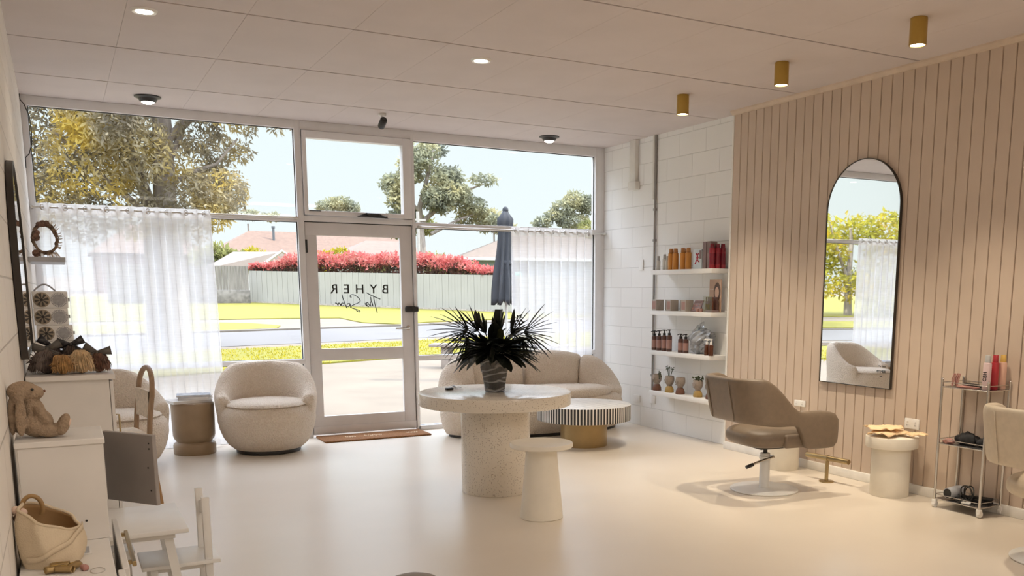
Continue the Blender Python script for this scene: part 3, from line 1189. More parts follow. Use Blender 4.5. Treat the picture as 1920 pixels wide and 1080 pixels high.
for x, y, blb, lab, m, sd, nn in (
        (20.7, 78, [(-.9, 0, 6.8, .8, .9, .55), (.3, 0, 7.1, 1.1, .9, .6), (1.2, 0, 6.8, .8, .8, .5)], 'small domed tree on the skyline above the glazed door', 'gum_leaf_far', 41, 2200),
        (33.0, 60, [(-.6, 0, 6.4, .8, .8, .5), (.5, 0, 6.9, 1.0, .8, .7), (1.5, 0, 6.7, .9, .8, .7), (-1.4, 0, 5.8, .7, .7, .4), (.2, 0, 5.5, 1.4, .8, .6), (-2.3, 0, 5.3, .7, .6, .4)], 'bushy dark green tree on the skyline above the curtain with eyelets', 'gum_leaf_far', 42, 4200),
        (33.8, 57, [(-.8, 0, 4.7, 1.0, .8, .75), (.5, 0, 4.9, 1.1, .8, .8), (1.6, 0, 4.7, .9, .8, .8)], 'pale tan leafy tree in front of the dark skyline tree', 'shrub_green', 43, 2600),
        (29.6, 66, [(-.8, 0, 5.2, .6, .6, .5), (.4, 0, 5.4, .5, .6, .8), (1.2, 0, 5.1, .6, .6, .4)], 'spiky small conifers on the skyline beside the closed umbrella', 'gum_leaf_far', 44, 1500),
        (20.0, 58, [(0, 0, 5.0, 1.0, .7, .9), (.9, 0, 4.6, .9, .7, .6), (-.6, 0, 4.4, .7, .7, .6)], 'low yellowish tree tucked under the spreading gum', 'shrub_green', 45, 2200),
        (13.6, 78, [(-1.6, 0, 6.2, .9, .8, .4), (.2, 0, 5.9, .7, .8, .35), (1.8, 0, 5.8, .9, .8, .3)], 'thin line of bushes peeping over the tiled roof ridge', 'gum_leaf_far', 46, 1400)):
    tree('skyline_tree', lab, 'tree', (x, y, gz(y)), [([(0, 0, -.3), (.05, 0, 2), (0, 0, 5.2)], .15, .06)], blb, nn, .25, m, sd, droop=.1)

# fence, hedge
ang = math.atan2(37.4 - 49.7, 16.95 - 8.59)
FL = math.hypot(37.4 - 49.7, 16.95 - 8.59)
t = thing('paling_fence', 'pale green-grey board fence running behind the far lawn under the red hedge', 'fence', (8.59, 49.7, gz(49.7)), ang)
mb = MB()
nb = 150
EXT = FL + 11
for i in range(nb):
    a, b = EXT * i / nb, EXT * (i + 1) / nb
    zz = -(a / FL) * (gz(49.7) - gz(37.4))
    mb.box(a + .004, b - .004, -.012 if i % 2 else -.02, .012, zz + .1, zz + 1.63 - .0 * i)
obj('palings', mb, 'fence_pale', t, 0)
mb = MB()
for a in (0, FL / 2, FL):
    pass
mb.add([(0, -.03, -.1), (EXT, -.03, -(EXT / FL) * .287 - .1), (EXT, -.03, -(EXT / FL) * .287 + .1), (0, -.03, .1), (0, .03, -.1), (EXT, .03, -(EXT / FL) * .287 - .1), (EXT, .03, -(EXT / FL) * .287 + .1), (0, .03, .1)],
       [(0, 1, 2, 3), (7, 6, 5, 4), (0, 3, 7, 4), (1, 5, 6, 2), (3, 2, 6, 7), (0, 4, 5, 1)])
obj('plinth_board', mb, 'gravel_dirt', t, 0)
t = thing('hedge', 'clipped hedge with red new leaves over dark lower leaves, above the pale fence', 'hedge', (8.59, 49.7, gz(49.7)), ang)
mb = MB()
rnd = random.Random(51)


def hedge_pts(mb, n, z0, z1, size, rnd, top):
    for _ in range(n):
        a = rnd.uniform(-.1, FL * .985)
        zz = -(a / FL) * .287
        hh = 1.0 if a < FL * .8 else max(.25, 1 - (a / FL - .8) / .2 * .75)
        g = .4 + .6 * sm(a / (FL * .25))
        z = zz + 1.5 + (z0 + (z1 - z0) * rnd.random()) * hh * g
        yy = rnd.uniform(.1, 1.0) if not top else rnd.uniform(-.05, 1.0)
        p = Vector((a, yy, z + .08 * math.sin(a * 3.1)))
        ax = Vector((rnd.gauss(0, 1), rnd.gauss(0, 1), rnd.gauss(.8, 1))).normalized()
        sd = ax.cross(Vector((rnd.gauss(0, 1), rnd.gauss(0, 1), rnd.gauss(0, 1)))).normalized()
        L = size * rnd.uniform(.6, 1.4)
        mb.add([p, p + ax * L * .5 + sd * L * .25, p + ax * L, p + ax * L * .5 - sd * L * .25], [(0, 1, 2, 3)])


hedge_pts(mb, 6000, -.1, .62, .16, rnd, False)
obj('lower_leaves', mb, 'hedge_dark', t, 0)
mb = MB()
hedge_pts(mb, 6500, .42, .98, .17, rnd, True)
obj('red_tips', mb, 'hedge_red', t, 0)

# old grey fence to the side with a stone base
t = thing('plank_fence', 'weathered grey plank fence on a rubble base beside the pale fence', 'fence', (2.0, 48.6, gz(48.6)))
mb = MB()
for i in range(46):
    a = .138 * i
    mb.box(a + .004, a + .132, -.01 - .012 * (i % 2), .012, .68, 1.86)
obj('planks', mb, 'fence_grey', t, 0)
obj('rubble_base', MB().rbox(0, 6.4, -.06, .12, -.1, .68, .03, 2), 'stone_grey', t)

# houses
def gable(name, label, loc, rz, x0, x1, y0, y1, zw, zr, mw, mr, over=.4):
    t = thing(name, label, 'house', loc, rz)
    obj('wall', MB().box(x0, x1, y0, y1, -.5, zw), mw, t, 0)
    ym = (y0 + y1) / 2
    hip = min((y1 - y0) * .5, (x1 - x0) * .35)
    a = [(x0 - over, y0 - over, zw - .1), (x1 + over, y0 - over, zw - .1), (x1 + over, y1 + over, zw - .1), (x0 - over, y1 + over, zw - .1), (x0 + hip, ym, zr), (x1 - hip, ym, zr)]
    obj('roof', MB().add(a, [(0, 1, 5, 4), (1, 2, 5), (2, 3, 4, 5), (3, 0, 4), (3, 2, 1, 0)]), mr, t, 0)
    return t


h1 = gable('house', 'brick house with a broad terracotta tiled roof and a thin flue', (12.2, 72, gz(72)), 0, -2.6, 14, -3, 3, 2.6, 4.45, 'house_brick', 'roof_tile')
mb = MB()
mb.cyl((1.9, -1.2), .09, 3.2, 4.6, 12).cyl((1.9, -1.2), .13, 4.6, 4.75, 12)
obj('flue', mb, 'window_dark', h1)
h2 = gable('house', 'tiled house wing with white fascia behind the yellow shrub', (17.5, 63, gz(63)), 0, -1.5, 6.5, -3, 4, 2.25, 3.75, 'house_white', 'roof_pale')
mb = MB()
for i in range(4):
    mb.box(1.2, 4.8, -3.06, -3.0, 1.2 + .24 * i, 1.32 + .24 * i)
obj('louvre', mb, 'window_dark', h2, 0)
h3 = gable('house', 'pale blue house with hipped tan roof and sash window beside the umbrella', (23.8, 52.5, gz(52.5)), -.25, -2.6, 9, -3, 4, 2.55, 4.0, 'house_blue', 'roof_pale')
f = obj('window', MB().box(.0, 1.3, -3.05, -3.0, 1.0, 2.3), 'house_white', h3, 0)
mb = MB()
for i in range(2):
    for j in range(2):
        mb.box(.08 + .6 * i, .6 + .62 * i, -3.07, -3.04, 1.08 + .6 * j, 1.62 + .6 * j)
obj('pane', mb, 'window_dark', f, 0)
obj('fascia', MB().box(-3.05, 9.4, -3.46, -3.38, 2.35, 2.5), 'house_white', h3, 0)
h4 = thing('shed', 'low shed with pale pitched roof and white gable behind the fences', 'shed', (9.0, 53, gz(53)))
obj('wall', MB().box(-1.4, 2.6, -1.5, 1.5, -.5, 1.8), 'house_white', h4, 0)
obj('roof', MB().add([(-1.9, -1.9, 1.75), (.7, -1.9, 1.75), (2.9, -1.9, 1.75), (-.6, -.0, 2.62), (1.6, -1.5, 2.62), (2.9, 1.9, 1.75), (-1.9, 1.9, 1.75)],
                     [(0, 1, 4, 3), (1, 2, 4), (2, 5, 3, 4), (5, 6, 3), (6, 0, 3), (0, 6, 5, 2, 1)]), 'shed_roof', h4, 0)
mb = MB()
mb.tube([(.3, -1.95, 1.72), (1.55, -1.95, 2.62), (2.95, -1.95, 1.72)], .09, 4)
obj('barge_board', mb, 'house_white', h4, 0)
h5 = gable('house', 'red brick house end just visible past the curtain edge', (6.3, 70, gz(70)), 0, -4, 2.5, -3, 5, 2.6, 4.6, 'house_brick', 'roof_tile')
# shrubs in front of the houses
for x, y, blb, m, lab, sd, nn, sz in (
        (8.2, 58, [(0, 0, 2.3, .9, .7, .7), (.9, 0, 2.2, .8, .7, .6), (-.9, 0, 2.0, .6, .6, .7)], 'shrub_green', 'grey-green strappy shrub in front of the tiled roof', 61, 1500, .35),
        (10.9, 61.5, [(0, 0, 2.5, .7, .6, .5), (.8, 0, 2.2, .7, .6, .5)], 'shrub_yellow', 'bright yellow shrub behind the low shed', 62, 1100, .22),
        (14.9, 55, [(-1.1, 0, 2.2, .6, .6, .6), (-.2, 0, 2.4, .8, .6, .6)], 'shrub_yellow', 'orange-yellow shrub showing above the red hedge', 63, 1500, .2),
        (16.6, 56, [(-.3, 0, 2.1, .8, .6, .5), (.7, 0, 2.0, .8, .6, .4)], 'shrub_green', 'pale olive shrub beside the orange-yellow one', 64, 1300, .2),
        (18.6, 47, [(0, 0, 2.0, .95, .5, .4), (.9, 0, 1.85, .6, .5, .4), (-1, 0, 2.15, .7, .5, .55)], 'shrub_green', 'straggly pale shrub in front of the blue house', 65, 1500, .2)):
    tree('shrub', lab, 'shrub', (x, y, gz(y)), [([(0, 0, -.2), (.05, 0, 1), (0, 0, 2.2)], .06, .02)], blb, nn, sz, m, sd)
t = thing('power_pole', 'grey timber power pole rising in front of the spreading gum', 'pole', (17.8, 50, gz(50)))
obj('shaft', MB().cyl((0, 0), .10, -.3, 5.0, 10, r2=.09), 'pole_grey', t)
obj('crossarm', MB().box(-.45, .45, -.05, .05, 4.5, 4.6), 'pole_grey', t, 0)
o = obj('garden_cover', MB().rbox(-.8, .9, -.4, .4, 0, 1.75, .15, 3), 'teal_sheet', loc=(21.5, 46.5, gz(46.5)))
tag(o, 'teal sheet-covered shape at the end of the red hedge', 'cover')

# closed market umbrella
t = thing('closed_umbrella', 'closed navy market umbrella on a grey pole outside the window', 'umbrella', (6.49, 14.0, -.1), -.02)
obj('pole', MB().cyl((0, 0), .022, 0, 2.72, 12), 'pole_grey', t)
P = []
nz_, nn_ = 22, 40
for i in range(nz_):
    f_ = i / (nz_ - 1)
    z = 2.80 - 1.50 * f_
    base = .085 + .02 * math.sin(f_ * 6) + (.05 * f_ if f_ < .12 else 0)
    prof_r = .03 + .10 * sm(f_ * 10) - .025 * sm((f_ - .1) * 6) + .055 * sm((f_ - .35) / .5)
    row = []
    for k in range(nn_):
        a = 2 * PI * k / nn_
        rr = prof_r * (1 + (.10 + .22 * f_) * math.sin(8 * a + 1.5 * f_)) * (1 + .08 * math.sin(a * 2 + f_ * 4))
        zz = z - (.05 * math.sin(8 * a + 1) if i == nz_ - 1 else 0)
        row.append((rr * math.cos(a) - .05 * f_, rr * math.sin(a), zz))
    P.append(row)
obj('canopy', MB().grid(P, closed_v=True), 'umbrella_navy', t, 60, thick=.004)
obj('finial', MB().ell((0, 0, 2.80), .05, .05, .06, 14, 8), 'umbrella_navy', t)
mb = MB()
mb.lathe([(.128, 1.93), (.135, 1.96), (.125, 1.99)], 24)
obj('tie_strap', mb, 'umbrella_navy', t)
obj('base_plate', MB().cyl((0, 0), .28, 0, .06, 24, .01), 'pole_grey', t)

# bench outside
t = thing('timber_bench', 'weathered timber bench with block legs on the footpath outside', 'bench', (5.95, 16.3, gz(16.3)), -.62)
mb = MB()
for i in range(3):
    mb.rbox(0, 2.6, .0 + .15 * i, .14 + .15 * i, .40, .455, .008, 2)
obj('seat', mb, 'bench_wood', t)
for x in (.22, 2.2):
    obj('leg', MB().rbox(x, x + .14, .05, .4, 0, .40, .008, 2), 'bench_wood', t)

# ------------------------------------------------------------------ lamps
mb_h = MB().lathe([(0, 2.885), (.046, 2.885), (.047, 2.78), (.047, 2.768), (.0415, 2.768), (.0415, 2.915)], 32)
for i, (x, y, lab) in enumerate(((4.322, 3.80, 'brass cylinder ceiling downlight nearest the camera, above the grooved wall'),
                                 (4.348, 4.958, 'middle brass cylinder downlight, above the tan styling chair'),
                                 (4.380, 6.13, 'brass cylinder downlight nearest the block wall shelves'))):
    t = thing('brass_downlight', lab, 'ceiling light', (x, y, 0), group='brass cylinder downlights')
    mb = MB().lathe([(.0415, 2.79), (.0415, 2.768), (.048, 2.768), (.048, 2.91), (.046, 2.9145), (0, 2.9145)], 32)
    obj('housing', mb, 'brass', t)
    obj('lamp_lens', MB().cyl((0, 0), .041, 2.772, 2.782, 24), 'lamp_face', t)
    d = bpy.data.lights.new('spot', 'SPOT')
    d.energy = SPOT_W
    d.spot_size = math.radians(88)
    d.spot_blend = 1.0
    d.shadow_soft_size = .035
    d.color = WARM
    o = bpy.data.objects.new('spot', d)
    COL.objects.link(o)
    o.parent = t
    o.location = (0, 0, 2.755)


def recessed(x, y, lab, on=True):
    t = thing('recessed_downlight', lab, 'ceiling light', (x, y, 0), group='flush white ceiling downlights')
    obj('trim_ring', MB().lathe([(.045, 2.906), (.062, 2.902), (.070, 2.9145), (.045, 2.9145)], 32), 'white_satin', t)
    obj('lamp_face', MB().cyl((0, 0), .0455, 2.9045, 2.9105, 28), 'lamp_face', t)
    d = bpy.data.lights.new('spot', 'SPOT')
    d.energy = DOWN_W
    d.spot_size = math.radians(140)
    d.spot_blend = .8
    d.shadow_soft_size = .05
    d.color = WARM
    o = bpy.data.objects.new('spot', d)
    COL.objects.link(o)
    o.parent = t
    o.location = (0, 0, 2.895)
    return t


recessed(.533, 5.842, 'flush lit downlight in the ceiling above the white cabinets')
recessed(2.573, 5.912, 'flush lit downlight in the ceiling above the round terrazzo table')
recessed(.55, 2.6, 'added unseen fill downlight in the ceiling above the drawers')  # this one and the next are out of view, added for extra brightness
recessed(2.6, 2.6, 'added unseen fill downlight in mid ceiling')
for x, y, lab in ((.742, 8.34, 'black gimbal downlight with lit white face, above the long curtain'),
                  (4.383, 8.40, 'black gimbal downlight with lit white face, above the short curtain')):
    t = thing('gimbal_downlight', lab, 'ceiling light', (x, y, 0), group='black gimbal downlights')
    obj('trim_ring', MB().lathe([(.05, 2.9145), (.10, 2.9145), (.10, 2.906), (.075, 2.898), (.06, 2.875), (.052, 2.87), (.05, 2.885)], 32), 'black_metal', t)
    obj('lamp_face', MB().ell((0, 0, 2.876), .05, .05, .022, 24, 10), 'lamp_face', t)
# unseen panels on the rear ceiling, added to fill the room with light
for i, (x, y) in enumerate(((1.3, .6), (3.6, .6), (1.3, -1.8), (3.6, -1.8))):
    t = thing('added_fill_panel', 'added flat fill-light panel in the unseen rear half of the salon', 'ceiling light', (x, y, 0), group='added rear fill panels')
    obj('frame', MB().rbox(-.62, .62, -.32, .32, 2.89, 2.9145, .006, 2), 'white_satin', t)
    obj('diffuser', MB().box(-.58, .58, -.28, .28, 2.886, 2.892), 'fill_panel_face', t, 0)
    area('fill_light', (0, 0, 2.88), 1.16, .56, REAR_FILL_W * (.2 if x < 2 else 1.8), (1.0, 0.95, 0.88), t)

# camera on the ceiling
t = thing('security_camera', 'small black security camera on a white ceiling bracket', 'camera', (2.575, 8.083, 0))
mb = MB().cyl((0, 0), .035, 2.895, 2.9145, 20, .004).cyl((0, 0), .012, 2.862, 2.897, 12)
obj('bracket', mb, 'white_satin', t)
Mx = Matrix.Translation((0, -.01, 2.835)) @ Matrix.Rotation(math.radians(62), 4, 'X')
obj('camera_body', MB().lathe([(0, -.055), (.028, -.052), (.031, -.045), (.031, .04), (.026, .05), (0, .052)], 20, M=Mx), 'black_plastic', t)
obj('lens', MB().lathe([(0, .05), (.017, .0525), (.016, .056), (0, .057)], 16, M=Mx), 'smoke_plastic', t)

# cable at the corner of the shop front
mb = MB()
P = [(-.146, 8.74, 2.93), (-.143, 8.74, 2.87), (-.12, 8.74, 2.84), (-.09, 8.74, 2.75), (-.085, 8.74, 2.62), (-.09, 8.74, 2.54), (-.115, 8.74, 2.46), (-.143, 8.745, 2.43), (-.146, 8.75, 2.35)]
mb.tube(P, .004, 6)
tag(obj('loose_cable', mb, 'cable_black', smooth=60), 'thin black cable looping at the top corner of the long window', 'cable')


# ------------------------------------------------------------------ curtains
def curtain(name, label, x0, x1, ztop, zbot, folds, y, seed, flare=0.0, eyelets=8):
    rnd = random.Random(seed)
    t = thing(name, label, 'curtain', (0, 0, 0))
    nu, nv = folds * 10, 26
    ph = [rnd.uniform(-.6, .6) for _ in range(folds + 2)]
    am = [rnd.uniform(.55, 1.25) for _ in range(folds + 2)]

    def pt(u, f):
        k = u * folds
        i = int(min(k, folds - 1e-6))
        fr = k - i
        a = am[i] * (1 - sm(fr)) + am[i + 1] * sm(fr)
        p = ph[i] * (1 - sm(fr)) + ph[i + 1] * sm(fr)
        d = .040 * a * math.sin(2 * PI * k + p * f)
        w = .012 * math.sin(2 * PI * k * .5 + 3 * p) * f
        x = x0 + (x1 - x0) * (u + .45 / folds * .5 * math.sin(4 * PI * k + p) * .55) + flare * f * u
        return (x, y + d * (1 - .25 * f) + w, ztop + (zbot - ztop) * f)

    fh = .085 / (ztop - zbot)
    P = [[pt(i / nu, fh + (1 - fh) * j / nv) for j in range(nv + 1)] for i in range(nu + 1)]
    obj('voile', MB().grid(P), 'voile', t, 60)
    P = [[pt(i / nu, fh * j / 3) for j in range(4)] for i in range(nu + 1)]
    obj('heading', MB().grid(P), 'voile_hem', t, 60)
    P = [[pt(i / nu, 1 - .03 + .03 * j / 3) for j in range(4)] for i in range(nu + 1)]
    P = [[(a, b - .0015, c) for a, b, c in row] for row in P]
    obj('hem', MB().grid(P), 'voile_hem', t, 60)
    for q in range(eyelets):
        u = (q + .5) / eyelets
        u = round(u * folds * 2) / (folds * 2)
        a = pt(u, .35 * fh)
        mb = MB()
        R_ = .021
        mb.tube([(a[0] + .004, y - .030 * math.cos(PI * 0) * 0 + R_ * math.cos(2 * PI * s / 18) * .9, 0) for s in range(1)] or [], .001, 3) if False else None
        ring = [(a[0] + R_ * math.cos(2 * PI * s / 18) * .85, a[1] - .004 + R_ * math.cos(2 * PI * s / 18) * .5, ztop - .034 + R_ * math.sin(2 * PI * s / 18)) for s in range(18)]
        mb.tube(ring, .0045, 6, closed=True)
        obj('eyelet', mb, 'chrome', t, 60)
    return t


curtain('sheer_curtain', 'long white sheer curtain with metal eyelets over the big window', -.10, 1.215, 2.082, .012, 13, 8.700, 4, flare=.035, eyelets=9)
curtain('sheer_curtain', 'narrower white sheer curtain hanging beside the block wall behind the sofa', 4.095, 5.06, 2.043, .012, 10, 8.700, 9, flare=.0, eyelets=7)
for nm, lab, x0, x1, z in (('curtain_rod', 'thin metal rod carrying the long white curtain', -.14, 1.96, 2.048), ('curtain_rod', 'thin metal rod carrying the narrower curtain by the block wall', 3.11, 5.24, 2.010)):
    t = thing(nm, lab, 'curtain rod', (0, 0, 0))
    obj('rod', MB().tube([(x0, 8.700, z), (x1, 8.700, z)], .008, 12), 'steel', t)
    for x in (x0 + .01, x1 - .02):
        mb = MB().rbox(x - .008, x + .008, 8.69, 8.768, z - .012, z + .012, .003, 2)
        obj('bracket', mb, 'steel', t)


# ------------------------------------------------------------------ upholstered seats
def shell(mb, a, b, th, hfun, z0, span, n=72, bulge=None, lean=0.0, e=2.0, taper=.0, low=None):
    """wrap-round padded wall: a,b outer semi-axes, th thickness, height by angle (0 = back, +y), rounded top and ends"""
    m = 28
    P = []
    for i in range(n + 1):
        u = -1 + 2 * i / n
        ang = u * span
        endf = 1.0
        d = (1 - abs(u)) * span * min(a, b)
        rr = th * .55
        if d < rr:
            endf = math.sqrt(max(0.0, 1 - (1 - d / rr) ** 2))
        top = hfun(ang)
        zb = z0 if low is None else low(ang)
        row = []
        ca, sa = math.sin(ang), math.cos(ang)
        k = (abs(ca) ** e + abs(sa) ** e) ** (-1 / e)
        bl = bulge(ang) if bulge else 1.0
        tt = th * bl
        for j in range(m):
            q = 2 * PI * j / m
            # superelliptic profile in (s, z): s = radial offset, z between zb and top
            cs, sn = math.cos(q), math.sin(q)
            pe = 2 / 3.2
            s = math.copysign(abs(cs) ** pe, cs) * .5
            zz = math.copysign(abs(sn) ** (2 / 3.0), sn) * .5
            H_ = (top - zb) * (.25 + .75 * endf) if endf < 1 else (top - zb)
            z = zb + H_ * .5 * 1 + H_ * zz
            f = (z - zb) / max(1e-6, top - zb)
            off = tt * s * max(endf, .02) + lean * f - taper * (1 - f)
            ra, rb = a - th * .5 + off, b - th * .5 + off
            row.append((ra * ca * k, rb * sa * k, z))
        P.append(row)
    mb.grid(P, closed_v=True)
    nv = m
    o = len(mb.v) - (n + 1) * m
    mb.f.append(tuple(o + j for j in range(m))[::-1])
    mb.f.append(tuple(o + n * m + j for j in range(m)))
    return mb


def armchair(label, loc, rz):
    t = thing('swivel_armchair', label, 'armchair', loc, rz, 'cream boucle swivel armchairs')
    obj('swivel_base', MB().cyl((0, 0), .27, 0, .035, 40, .006), 'black_metal', t)
    body = [(0, .03), (.25, .03), (.285, .036), (.330, .075), (.370, .14), (.396, .21), (.409, .28), (.409, .335), (.398, .375), (.372, .405), (.32, .424), (.22, .434), (0, .438)]
    obj('body', MB().lathe(body, 64), 'boucle', t, 60)

    def hf(ang):
        q = abs(ang) / (PI * .66)
        return .768 - .04 * q - .225 * sm((q - .34) / .60)
    mb = MB()
    shell(mb, .424, .424, .125, hf, .24, PI * .66, lean=.012, taper=.022)
    obj('backrest', mb, 'boucle', t, 60)
    P = [(0, .40), (.26, .405), (.34, .412), (.352, .422), (.335, .440), (.26, .454), (.15, .460), (0, .462)]
    obj('seat', MB().lathe(P, 48, c=(0, -.03)), 'boucle', t, 60)
    return t


a1 = armchair('cream boucle swivel armchair standing beside the glazed door', (1.515, 8.26, 0), math.radians(-12))
dup(a1, (.285, 7.98, 0), math.radians(22), 'cream boucle swivel armchair partly hidden behind the white cabinet and loop-back chair')

t = thing('curved_sofa', 'cream boucle curved sofa with plump channelled back behind the coffee table', 'sofa', (4.10, 8.185, 0), math.radians(-3))
SA, SB = 1.0, .425
obj('plinth', MB().lathe([(0, 0), (.93, 0), (.93, .03), (0, .03)], 56, sx=SA - .03, sy=SB), 'black_metal', t)
prof = [(0, .02), (.88, .02), (.93, .03), (.965, .10), (.985, .2), (.985, .28), (.96, .335), (.90, .36), (0, .37)]
obj('body', MB().lathe(prof, 72, sx=SA, sy=SB), 'boucle', t, 60)


def sofa_piece(name, a0, a1_, hts):
    mb = MB()
    n, m = 20, 26
    P = []
    for i in range(n + 1):
        f = i / n
        ang = a0 + (a1_ - a0) * f
        edge = math.sin(PI * min(max(f, .0), 1)) ** .35 if 0 < f < 1 else 0.0
        h = hts(f)
        row = []
        ca, sa = math.sin(ang), math.cos(ang)
        for j in range(m):
            q = 2 * PI * j / m
            cs, sn = math.cos(q), math.sin(q)
            s = math.copysign(abs(cs) ** .7, cs) * .5
            zz = math.copysign(abs(sn) ** .7, sn) * .5
            th = .26 * (.55 + .45 * edge)
            top = .22 + (h - .22) * (.90 + .10 * edge)
            z = (.22 + top) / 2 + (top - .22) * zz
            fz = (z - .22) / (h - .22)
            off = -.15 + th * s + .03 * fz
            row.append(((SA + off) * ca, (SB + .04 + off) * sa, z))
        P.append(row)
    mb.grid(P, closed_v=True)
    o = len(mb.v) - (n + 1) * m
    mb.f.append(tuple(o + j for j in range(m))[::-1])
    mb.f.append(tuple(o + n * m + j for j in range(m)))
    obj(name, mb, 'boucle', t, 60)


D = math.radians
sofa_piece('back_cushion', D(-46), D(-1), lambda f: .77 + .04 * math.sin(PI * f))
sofa_piece('back_cushion', D(1), D(46), lambda f: .81 - .045 * f)
sofa_piece('armrest', D(47), D(104), lambda f: .765 - .36 * sm(f * .95))
sofa_piece('armrest', D(-47), D(-104), lambda f: .77 - .30 * sm(f * .95))
mb = MB().lathe([(0, .34), (.72, .34), (.80, .36), (.825, .39), (.80, .425), (.70, .45), (.3, .46), (0, .462)], 64, c=(0, -.07), sx=SA, sy=SB * .98)
obj('seat', mb, 'boucle', t, 60)

# ------------------------------------------------------------------ tables and stools
t = thing('pedestal_table', 'big round terrazzo table on a thick drum, in the middle of the floor', 'table', (2.603, 5.813, 0))
obj('tabletop', MB().cyl((0, 0), .529, .617, .704, 96, .006), 'terrazzo', t)
obj('pedestal', MB().cyl((0, 0), .2415, 0, .617, 72, .003), 'terrazzo', t)
t = thing('side_table', 'small cream mushroom-shaped table with tapered stem in front of the terrazzo table', 'side table', (2.53, 4.963, 0))
obj('tabletop', MB().lathe([(0, .444), (.188, .444), (.195, .450), (.196, .466), (.192, .4745), (.186, .475), (.180, .472), (0, .472)], 64), 'cream_matte', t)
obj('pedestal', MB().lathe([(0, 0), (.130, 0), (.1337, .003), (.094, .444), (0, .444)], 64), 'cream_matte', t)
t = thing('coffee_table', 'round coffee table with black and white striped inlay drum top', 'coffee table', (4.114, 7.21, 0))
obj('tabletop', MB().cyl((0, 0), .4306, .240, .380, 96, .004), 'inlay_stripes', t)
obj('pedestal', MB().cyl((0, 0), .2153, 0, .24, 64), 'brass_satin', t)
t = thing('drum_table', 'brown glazed drum table with waisted foot between the two armchairs', 'side table', (.930, 8.43, 0))
pr = [(0, 0), (.166, 0), (.171, .008), (.172, .075), (.166, .092), (.150, .102), (.143, .108), (.148, .118), (.162, .135), (.170, .16), (.173, .30), (.174, .425), (.170, .440), (.160, .445), (0, .445)]
obj('drum', MB().lathe(pr, 56), 'brown_glaze', t, 50)
# books on it
def book(label, loc, rz, w_, d_, h_, cover):
    t = thing('book', label, 'book', loc, rz, 'books on the brown drum table')
    mb = MB()
    mb.box(-w_ / 2, w_ / 2, -d_ / 2, d_ / 2, h_ - .0035, h_).box(-w_ / 2, w_ / 2, -d_ / 2, d_ / 2, 0, .0035).box(-w_ / 2, -w_ / 2 + .004, -d_ / 2, d_ / 2, 0.003, h_ - .003)
    obj('cover', mb, cover, t, 0)
    obj('pages', MB().box(-w_ / 2 + .005, w_ / 2 - .006, -d_ / 2 + .005, d_ / 2 - .005, .0035, h_ - .0035), 'paper_white', t, 0)


book('wide white book at the bottom of the stack on the brown drum table', (.90, 8.42, .4455), .25, .33, .22, .024, 'paper_white')
book('second grey-white book lying askew in the stack on the drum table', (.96, 8.43, .470), -.3, .25, .20, .026, 'paper_white')
book('thin blue-grey covered book on top of the stack', (.945, 8.43, .4965), -.12, .27, .20, .016, 'cover_blue')


def plinth_table(label, loc, r1, r2, z1, z2):
    t = thing('plinth_table', label, 'side table', loc)
    obj('tabletop', MB().cyl((0, 0), r2, z1, z2, 64, .006), 'cream_plaster', t)
    obj('pedestal', MB().cyl((0, 0), r1, 0, z1, 56, .003), 'cream_plaster', t)
    return t


t1 = plinth_table('cream round plinth table holding orange gloves beneath the power point', (4.955, 4.371, 0), .1312, .176, .340, .418)
dup(t1, (4.955, 5.47, 0), 0, 'cream round plinth table half hidden behind the tan styling chair')
# crumpled orange gloves
rnd = random.Random(8)
def glove(label, loc, rz, L, W, seed, m='tissue_orange'):
    rnd = random.Random(seed)
    nu, nv = 22, 12
    P = []
    for i in range(nu + 1):
        f = i / nu
        row = []
        wd = W * (.55 + .45 * math.sin(PI * min(1, f * .9 + .12)) ** .6)
        for j in range(nv + 1):
            g = -1 + 2 * j / nv
            x = (f - .5) * L + .008 * math.sin(9 * g + seed)
            y = g * wd * .5 + .010 * math.sin(f * 11 + seed)
            z = .014 + .012 * (1 - g * g) + .010 * abs(math.sin(f * 7 + g * 3 + seed)) + .004 * math.sin(f * 23 + g * 9)
            row.append((x, y, z))
        P.append(row)
    o = obj('disposable_glove', MB().grid(P), m, smooth=60, loc=loc, rz=rz, thick=.003)
    tag(o, label, 'glove', 'orange gloves on the plinth table')
    return o


glove('orange crumpled glove lying flat across the cream plinth table', (4.93, 4.385, .4185), .25, .30, .19, 3)
glove('orange glove folded on top of the flat one', (4.91, 4.40, .450), -.5, .24, .15, 8)
o = glove('orange glove cuff overhanging the edge of the plinth table', (5.00, 4.245, .4195), -1.15, .20, .07, 5)

# foot rest
t = thing('foot_rest', 'brass T-shaped foot rest bolted to the floor before the mirror', 'foot rest', (4.885, 4.904, 0))
obj('base_plate', MB().cyl((0, 0), .055, 0, .008, 28, .002), 'brass_dark', t)
obj('post', MB().cyl((0, 0), .014, .008, .165, 16), 'brass_dark', t)
mb = MB().tube([(-.02, .195, .178), (.0, 0, .178), (.02, -.195, .178)], .0195, 18)
mb.tube([(0, .012, .178), (0, -.012, .178)], .023, 18)
obj('foot_bar', mb, 'brass_dark', t)


